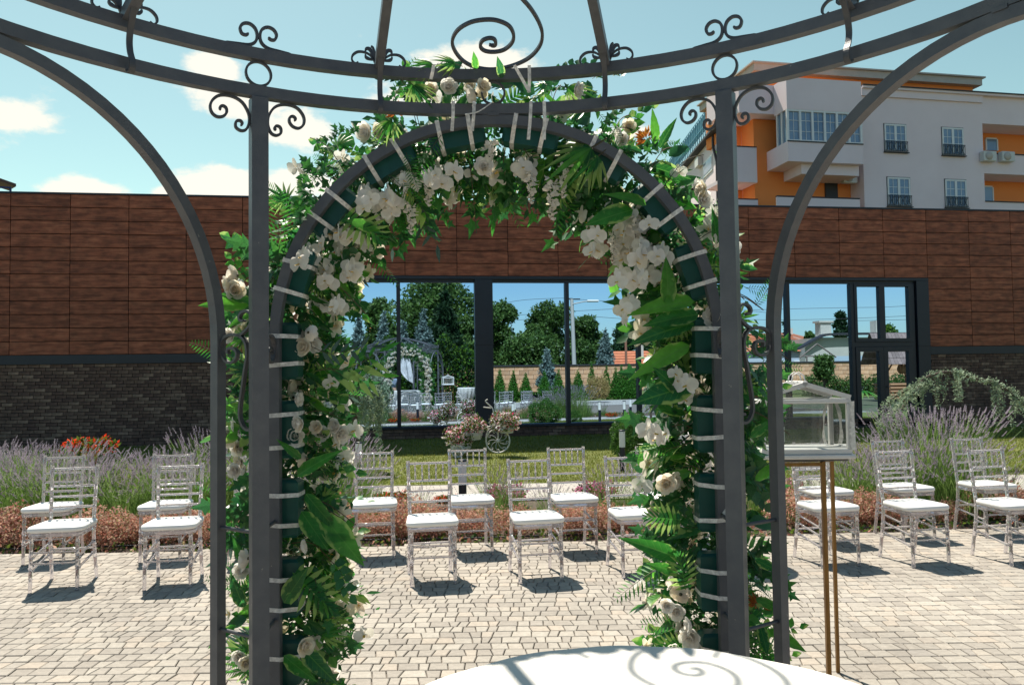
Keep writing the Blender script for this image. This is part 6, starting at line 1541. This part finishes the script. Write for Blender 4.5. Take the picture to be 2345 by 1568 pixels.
p = RP(1372, 905, 40.0); plant('golden_shrub', shrub('golden_shrub', [M['gold_leaf']], 61, 5000, (.68, .5, .62), .07, core=.6), 'golden-leaved rounded shrub mirrored in front of the dark thujas', 'shrub', (p.x, p.y, .2), 1)
# climbing hedge behind the gazebo
rgn = np.random.RandomState(77); n = 26000
a, b = RP(700, 860, 43.5), RP(1092, 860, 43.5)
u = rgn.rand(n); hh = 3.1+.5*np.sin(u*17)+.3*np.sin(u*41); z = rgn.rand(n)**.8*hh
pts = np.stack([a.x+(b.x-a.x)*u, a.y+rgn.normal(size=n)*.35, z], 1)
hd = thing('climber_hedge', 'tall hedge of climbing plants mirrored behind the gazebo', 'hedge', (a.x, a.y, 0))
link('foliage', quad_mesh('foliage', leafquads(rgn, pts-np.array([a.x, a.y, 0]), .16), [M['vine'], M['tree_dark']], (rgn.rand(n) < .45).astype(int)), hd)
# stone garden wall
M['stone'] = mat('sandstone_block', (.56, .29, .15), .9, 0, (.64, .38, .23), 3, rand=.2)
gw = thing('garden_wall', 'tan stone block garden wall with dark coping mirrored across the glass', 'wall', RP(1085, 900, 48))
g0 = gw.location.copy()
mb = MB(); a = Vector((-14, 0, 0)); L_ = 75
mb.box((-14, -.30, 0), (60, -.003, 1.62)); obj('wall_core', mb, M['joint'], gw)
st = MB(); blk = MB(); blk.bbox((.01, 0, .01), (.59, .06, .26), .01); bme = blk.mesh('stone_block', M['stone']); 
nb = 0
def wx(x): return RP(x, 900, 48).x-g0.x
vis_ranges = [(wx(1090), wx(1110)), (wx(1130), wx(1540)), (wx(1780), wx(2080))]
for r in range(6):
    x = -14+(.3 if r % 2 else 0)
    while x < 60:
        v = any(lo-.3 < x < hi for lo, hi in vis_ranges)
        if v and nb < 298: link('stone_block', bme, gw, loc=(x, 0, .27*r)); nb += 1
        else: st.bbox((x+.01, 0, .27*r+.01), (x+.59, .06, .27*r+.26), .01)
        x += .6
o = obj('stone_blocks', st, M['stone'], gw); o['kind'] = 'stuff'
mb = MB(); mb.box((-14.1, -.36, 1.622), (60, .12, 1.70)); obj('coping', mb, M['dark'], gw)
# houses
M['tile'] = mat('red_roof_tile', (.52, .13, .05), .8, 0, (.62, .20, .09), 3, .8, 25, rand=.1); M['hwall'] = mat('pale_blue_house_wall', (.42, .46, .52), .9); M['cream'] = mat('cream_house_wall', (.52, .47, .40), .9, 0, (.46, .42, .36), 1)
def house(name, label, x0, x1, yt, ye, Yv, wallm, depth=8, hip=.25, roofm='tile', wins=()):
    a, b = RP(x0, ye, Yv), RP(x1, ye, Yv); top = RP((x0+x1)/2, yt, Yv).z; ez = a.z; c = Vector((a.x, a.y, 0)); W_2 = b.x-a.x
    t = thing(name, label, 'house', c); mb = MB(); mb.box((.25, -depth+.3, 0), (W_2-.25, -.3, ez)); obj('wall', mb, wallm, t)
    # rows of tiles as stepped courses
    rb = MB(); n = 9
    for k in range(n):
        t0, t1 = k/n, (k+1)/n
        def ringp(q, dz=0):
            hx = hip*W_2*q; hy = depth/2*q; return [Vector((hx, -hy, ez+(top-ez)*q+dz)), Vector((W_2-hx, -hy, ez+(top-ez)*q+dz)), Vector((W_2-hx, -depth+hy, ez+(top-ez)*q+dz)), Vector((hx, -depth+hy, ez+(top-ez)*q+dz))]
        lo, hi = ringp(t0, .04), ringp(t1, 0)
        rb.add(lo+hi, [(0, 1, 5, 4), (1, 2, 6, 5), (2, 3, 7, 6), (3, 0, 4, 7)])
    ro = obj('roof', rb, M[roofm], t)
    for (u, z0, z1, w) in wins:
        mb = MB(); mb.box((u, -.3, z0), (u+w, -.24, z1)); f = obj('window', mb, M['white'], t); mb = MB(); mb.box((u+.08, -.24, z0+.08), (u+w-.08, -.232, z1-.08)); obj('pane', mb, M['far_glass'], f)
    mb = MB(); mb.box((W_2*.6, -depth*.4-.3, ez), (W_2*.6+.6, -depth*.4+.3, top+.5)); obj('chimney', mb, M['cream'], ro); return t
house('red_roof_house', 'house with orange tile roof and pale blue wall mirrored behind the lantern', 1690, 1886, 757, 806, 58, M['hwall'], 9, .3, wins=((3.6, 1.0, 2.3, 1.0), (5.0, .9, 2.3, 1.2)))
house('red_roof_house', 'house with faded red roof mirrored behind the conifers at left', 828, 922, 742, 792, 75, M['cream'], 8, .2)
house('red_roof_house', 'house with red tile roof mirrored right of the blue spruce', 1388, 1560, 800, 862, 64, M['cream'], 9, .2)
house('red_roof_house', 'far house with darker red roof mirrored over the orange one', 1795, 1872, 757, 778, 85, M['cream'], 9, .2)
# grey curved-roof building
a, b = RP(1850, 765, 55), RP(2100, 765, 55); zr = a.z
gh = thing('flat_roof_house', 'cream house with curved dark roof edge and chimney mirrored beside the door', 'house', (a.x, a.y, 0)); W2 = b.x-a.x
mb = MB(); mb.box((1.2, -9, 0), (W2, -.2, zr-.25)); mb.add([(0, -.2, 0), (1.19, -.2, 0), (1.19, -.2, zr-.3), (0, -.2, zr-1.0)], [(0, 1, 2, 3)]); obj('wall', mb, M['cream'], gh)
mb = MB(); top_ = spline([(-1.6, 0, zr-1.35), (-.4, 0, zr-.95), (1.0, 0, zr-.25), (2.4, 0, zr), (W2, 0, zr)], 5); mb.bar(top_, Vector((0, 1, 0)), .16, .6); obj('roof_edge', mb, M['dark'], gh)
mb = MB(); mb.box((1.9, -2, zr-.1), (2.8, -1.2, zr+.95)); mb.box((1.75, -2.1, zr+.951), (2.95, -1.1, zr+1.1)); obj('chimney', mb, M['cream'], gh)
mb = MB(); mb.box((W2*.72, -2, zr-.1), (W2*.72+.7, -1.2, zr+1.1)); obj('chimney', mb, M['cream'], gh)
fb, ft = RP(1915, 850, 50), RP(1915, 815, 50); fe = RP(2085, 815, 50)
tf_ = thing('metal_fence', 'pale blue sheet metal fence mirrored above the stone wall', 'fence', (fb.x, fb.y, 0)); pm_ = MB(); pm_.box((0, 0, 0), (1.18, .05, ft.z)); pme2 = pm_.mesh('fence_panel', mat('pale_blue_sheet', (.42, .50, .55), .5)); 
for i in range(int((fe.x-fb.x)/1.2)+1): link('fence_panel', pme2, tf_, loc=(1.2*i, 0, 0))
# small wooden pergola
p0 = RP(1850, 850, 49.5); pg = thing('timber_porch', 'bare timber porch frame with pitched top mirrored beside the orange roof', 'pergola', (p0.x, p0.y, 0)); M['timber'] = mat('grey_timber', (.16, .12, .10), .9, 0, (.22, .17, .14), 8)
wz = RP(1850, 815, 49.5).z; wt = RP(1850, 787, 49.5).z; ww = 1.75
for x in (.1, ww): mb = MB(); mb.tube([(x, 0, 0), (x, 0, wz)], .06, 6); obj('post', mb, M['timber'], pg)
mb = MB(); mb.tube([(-.3, 0, wz), (ww+.3, 0, wz)], .05, 6); obj('beam', mb, M['timber'], pg)
for s in (-.4, ww+.5): mb = MB(); mb.tube([(s, 0, wz-.1), (ww/2, 0, wt)], .05, 6); obj('rafter', mb, M['timber'], pg)
# hedge in front of the right wall
a, b = RP(1850, 880, 44), RP(2090, 880, 44); n = 9000; rgn = np.random.RandomState(5); u = rgn.rand(n)
hd = thing('low_hedge', 'low dark green hedge mirrored along the foot of the stone wall', 'hedge', (a.x, a.y, 0)); pts = np.stack([(b.x-a.x)*u, rgn.normal(size=n)*.35, rgn.rand(n)*(1.0+.25*np.sin(u*30))], 1)
link('foliage', quad_mesh('foliage', leafquads(rgn, pts, .13), M['tree']), hd)
# wishing well with shingle roof
w0 = RP(2056, 930, 36.0); wl_ = thing('wooden_well', 'log wishing well with shingled roof and wheel mirrored in the right door leaf', 'well', (w0.x, w0.y, 0)); M['log'] = mat('orange_log', (.36, .19, .09), .8, 0, (.28, .14, .07), 6)
zt_ = RP(2056, 762, 36).z; ze = RP(2056, 834, 36).z; M['shingle'] = mat('grey_shingle', (.17, .12, .11), .9, 0, (.24, .18, .16), 6, rand=.25)
for s in (-1, 1):
    for k in range(5):
        for j in range(14):
            y0_ = s*(.12+.17*(4-k)); y1_ = s*(.12+.17*(5-k))
            mb = MB(); z1_ = ze+(zt_-ze)*(k+1)/5; z0_ = ze+(zt_-ze)*k/5
            mb.bbox((-1.33+.19*j, -.17, -.015), (-1.33+.19*j+.18, .19, .015), .003, mat=Matrix.Translation((0, s*(.80-.17*k), (z0_+z1_)/2)) @ Matrix.Rotation(-s*math.atan2((zt_-ze), .95), 4, 'X')); obj('shingle', mb, M['shingle'], wl_)
for x in (-.62, .62):
    mb = MB(); mb.tube([(x, 0, 0), (x, 0, zt_-.1)], .08, 8); obj('post', mb, M['log'], wl_)
    mb = MB(); mb.tube([(x*.95, .05, 1.2), (x*.2, .06, 1.9)], .04, 6); obj('brace', mb, M['log'], wl_)
for k in range(5):
    for (p_, q_) in (((-.65, .55), (.65, .55)), ((-.65, -.55), (.65, -.55)), ((-.65, -.55), (-.65, .55)), ((.65, -.55), (.65, .55))):
        mb = MB(); z = .1+.17*k; mb.tube([(p_[0]*1.1, p_[1]*1.1, z), (q_[0]*1.1, q_[1]*1.1, z)], .075, 8); obj('log', mb, M['log'], wl_)
mb = MB(); mb.lathe([(.02, -.03), (.24, -.03), (.24, .03), (.02, .03)], 20, mat=Matrix.Translation((.2, .25, 1.55)) @ Matrix.Rotation(PI/2, 4, 'X')); obj('wheel', mb, M['log'], wl_)
# street lamp post, wires, brown pole
lp0 = RP(1318, 850, 51); lt = RP(1314, 684, 51); sp_ = thing('street_lamp', 'concrete utility pole with street lamp mirrored in the centre pane', 'street lamp', (lp0.x, lp0.y, 0)); M['conc'] = mat('concrete_pole', (.42, .40, .37), .9)
mb = MB(); mb.tube([(0, 0, 0), (-.05, 0, lt.z*.5), (-.12, 0, lt.z)], [.17, .14, .11], 10); obj('pole', mb, M['conc'], sp_)
mb = MB(); mb.tube([(-.1, .1, lt.z-.35), (.6, .1, lt.z-.2), (1.0, .1, lt.z-.15)], .04, 6); obj('arm', mb, M['conc'], sp_)
mb = MB(); mb.bbox((.9, 0, lt.z-.22), (1.7, .2, lt.z-.06), .05); obj('lamp_head', mb, M['ac'], sp_)
mb = MB(); mb.box((-.75, -.04, lt.z-.05), (.45, .04, lt.z+.03)); obj('crossarm', mb, M['dark'], sp_)
a, b = RP(1437, 860, 52), RP(1432, 645, 52); mb = MB(); mb.tube([(a.x, a.y, 0), (b.x, b.y, b.z)], [.10, .07], 8); o = obj('timber_pole', mb, mat('rusty_brown_pole', (.28, .12, .07), .9)); tag(o, 'rusty brown timber pole mirrored behind the hanging white orchids', 'pole')
i = 0
for pts in ([(1000, 700), (1110, 700), (1200, 686), (1300, 682), (1314, 684)], [(1314, 684), (1400, 690), (1470, 697), (1600, 702), (1750, 715)], [(1110, 722), (1200, 720), (1314, 712), (1434, 706), (1480, 708), (1600, 714)], [(1150, 735), (1314, 724), (1434, 730), (1520, 738)],
            [(700, 705), (790, 708), (870, 708), (1000, 700)], [(700, 724), (800, 726), (870, 728)], [(1700, 710), (1806, 707), (1940, 704), (2020, 703), (2100, 699)], [(1700, 731), (1806, 732), (1940, 729), (2100, 722)], [(1950, 734), (2100, 731)]):
    i += 1; mb = MB(); mb.tube(spline([RP(x, y, 60) for x, y in pts], 4), .020, 4, caps=False); o = obj('overhead_wire', mb, M['dark']); tag(o, 'thin overhead cable mirrored against the sky, '+['highest, left of the lamp post', 'highest, right of the lamp post', 'middle one at the lamp post', 'lowest at the lamp post', 'upper one at the far left', 'lower one at the far left', 'uppermost by the door', 'middle one by the door', 'short low one in the door lights'][i-1], 'cable', 'overhead cables behind the viewer')
# planted strip and path behind the viewer, far edge of the terrace
sheet('rear_lawn', [(-40, -5.2), (60, -5.2), (60, -60), (-40, -60)], -.035, M['lawn'])
# banana plant, thin lamps mirrored in the door
p = RP(1978, 925, 33); plant('banana_plant', MS['palm_leaf'][0], 'young banana plant mirrored in the left door leaf', 'plant', (p.x, p.y, .6), 1.2)
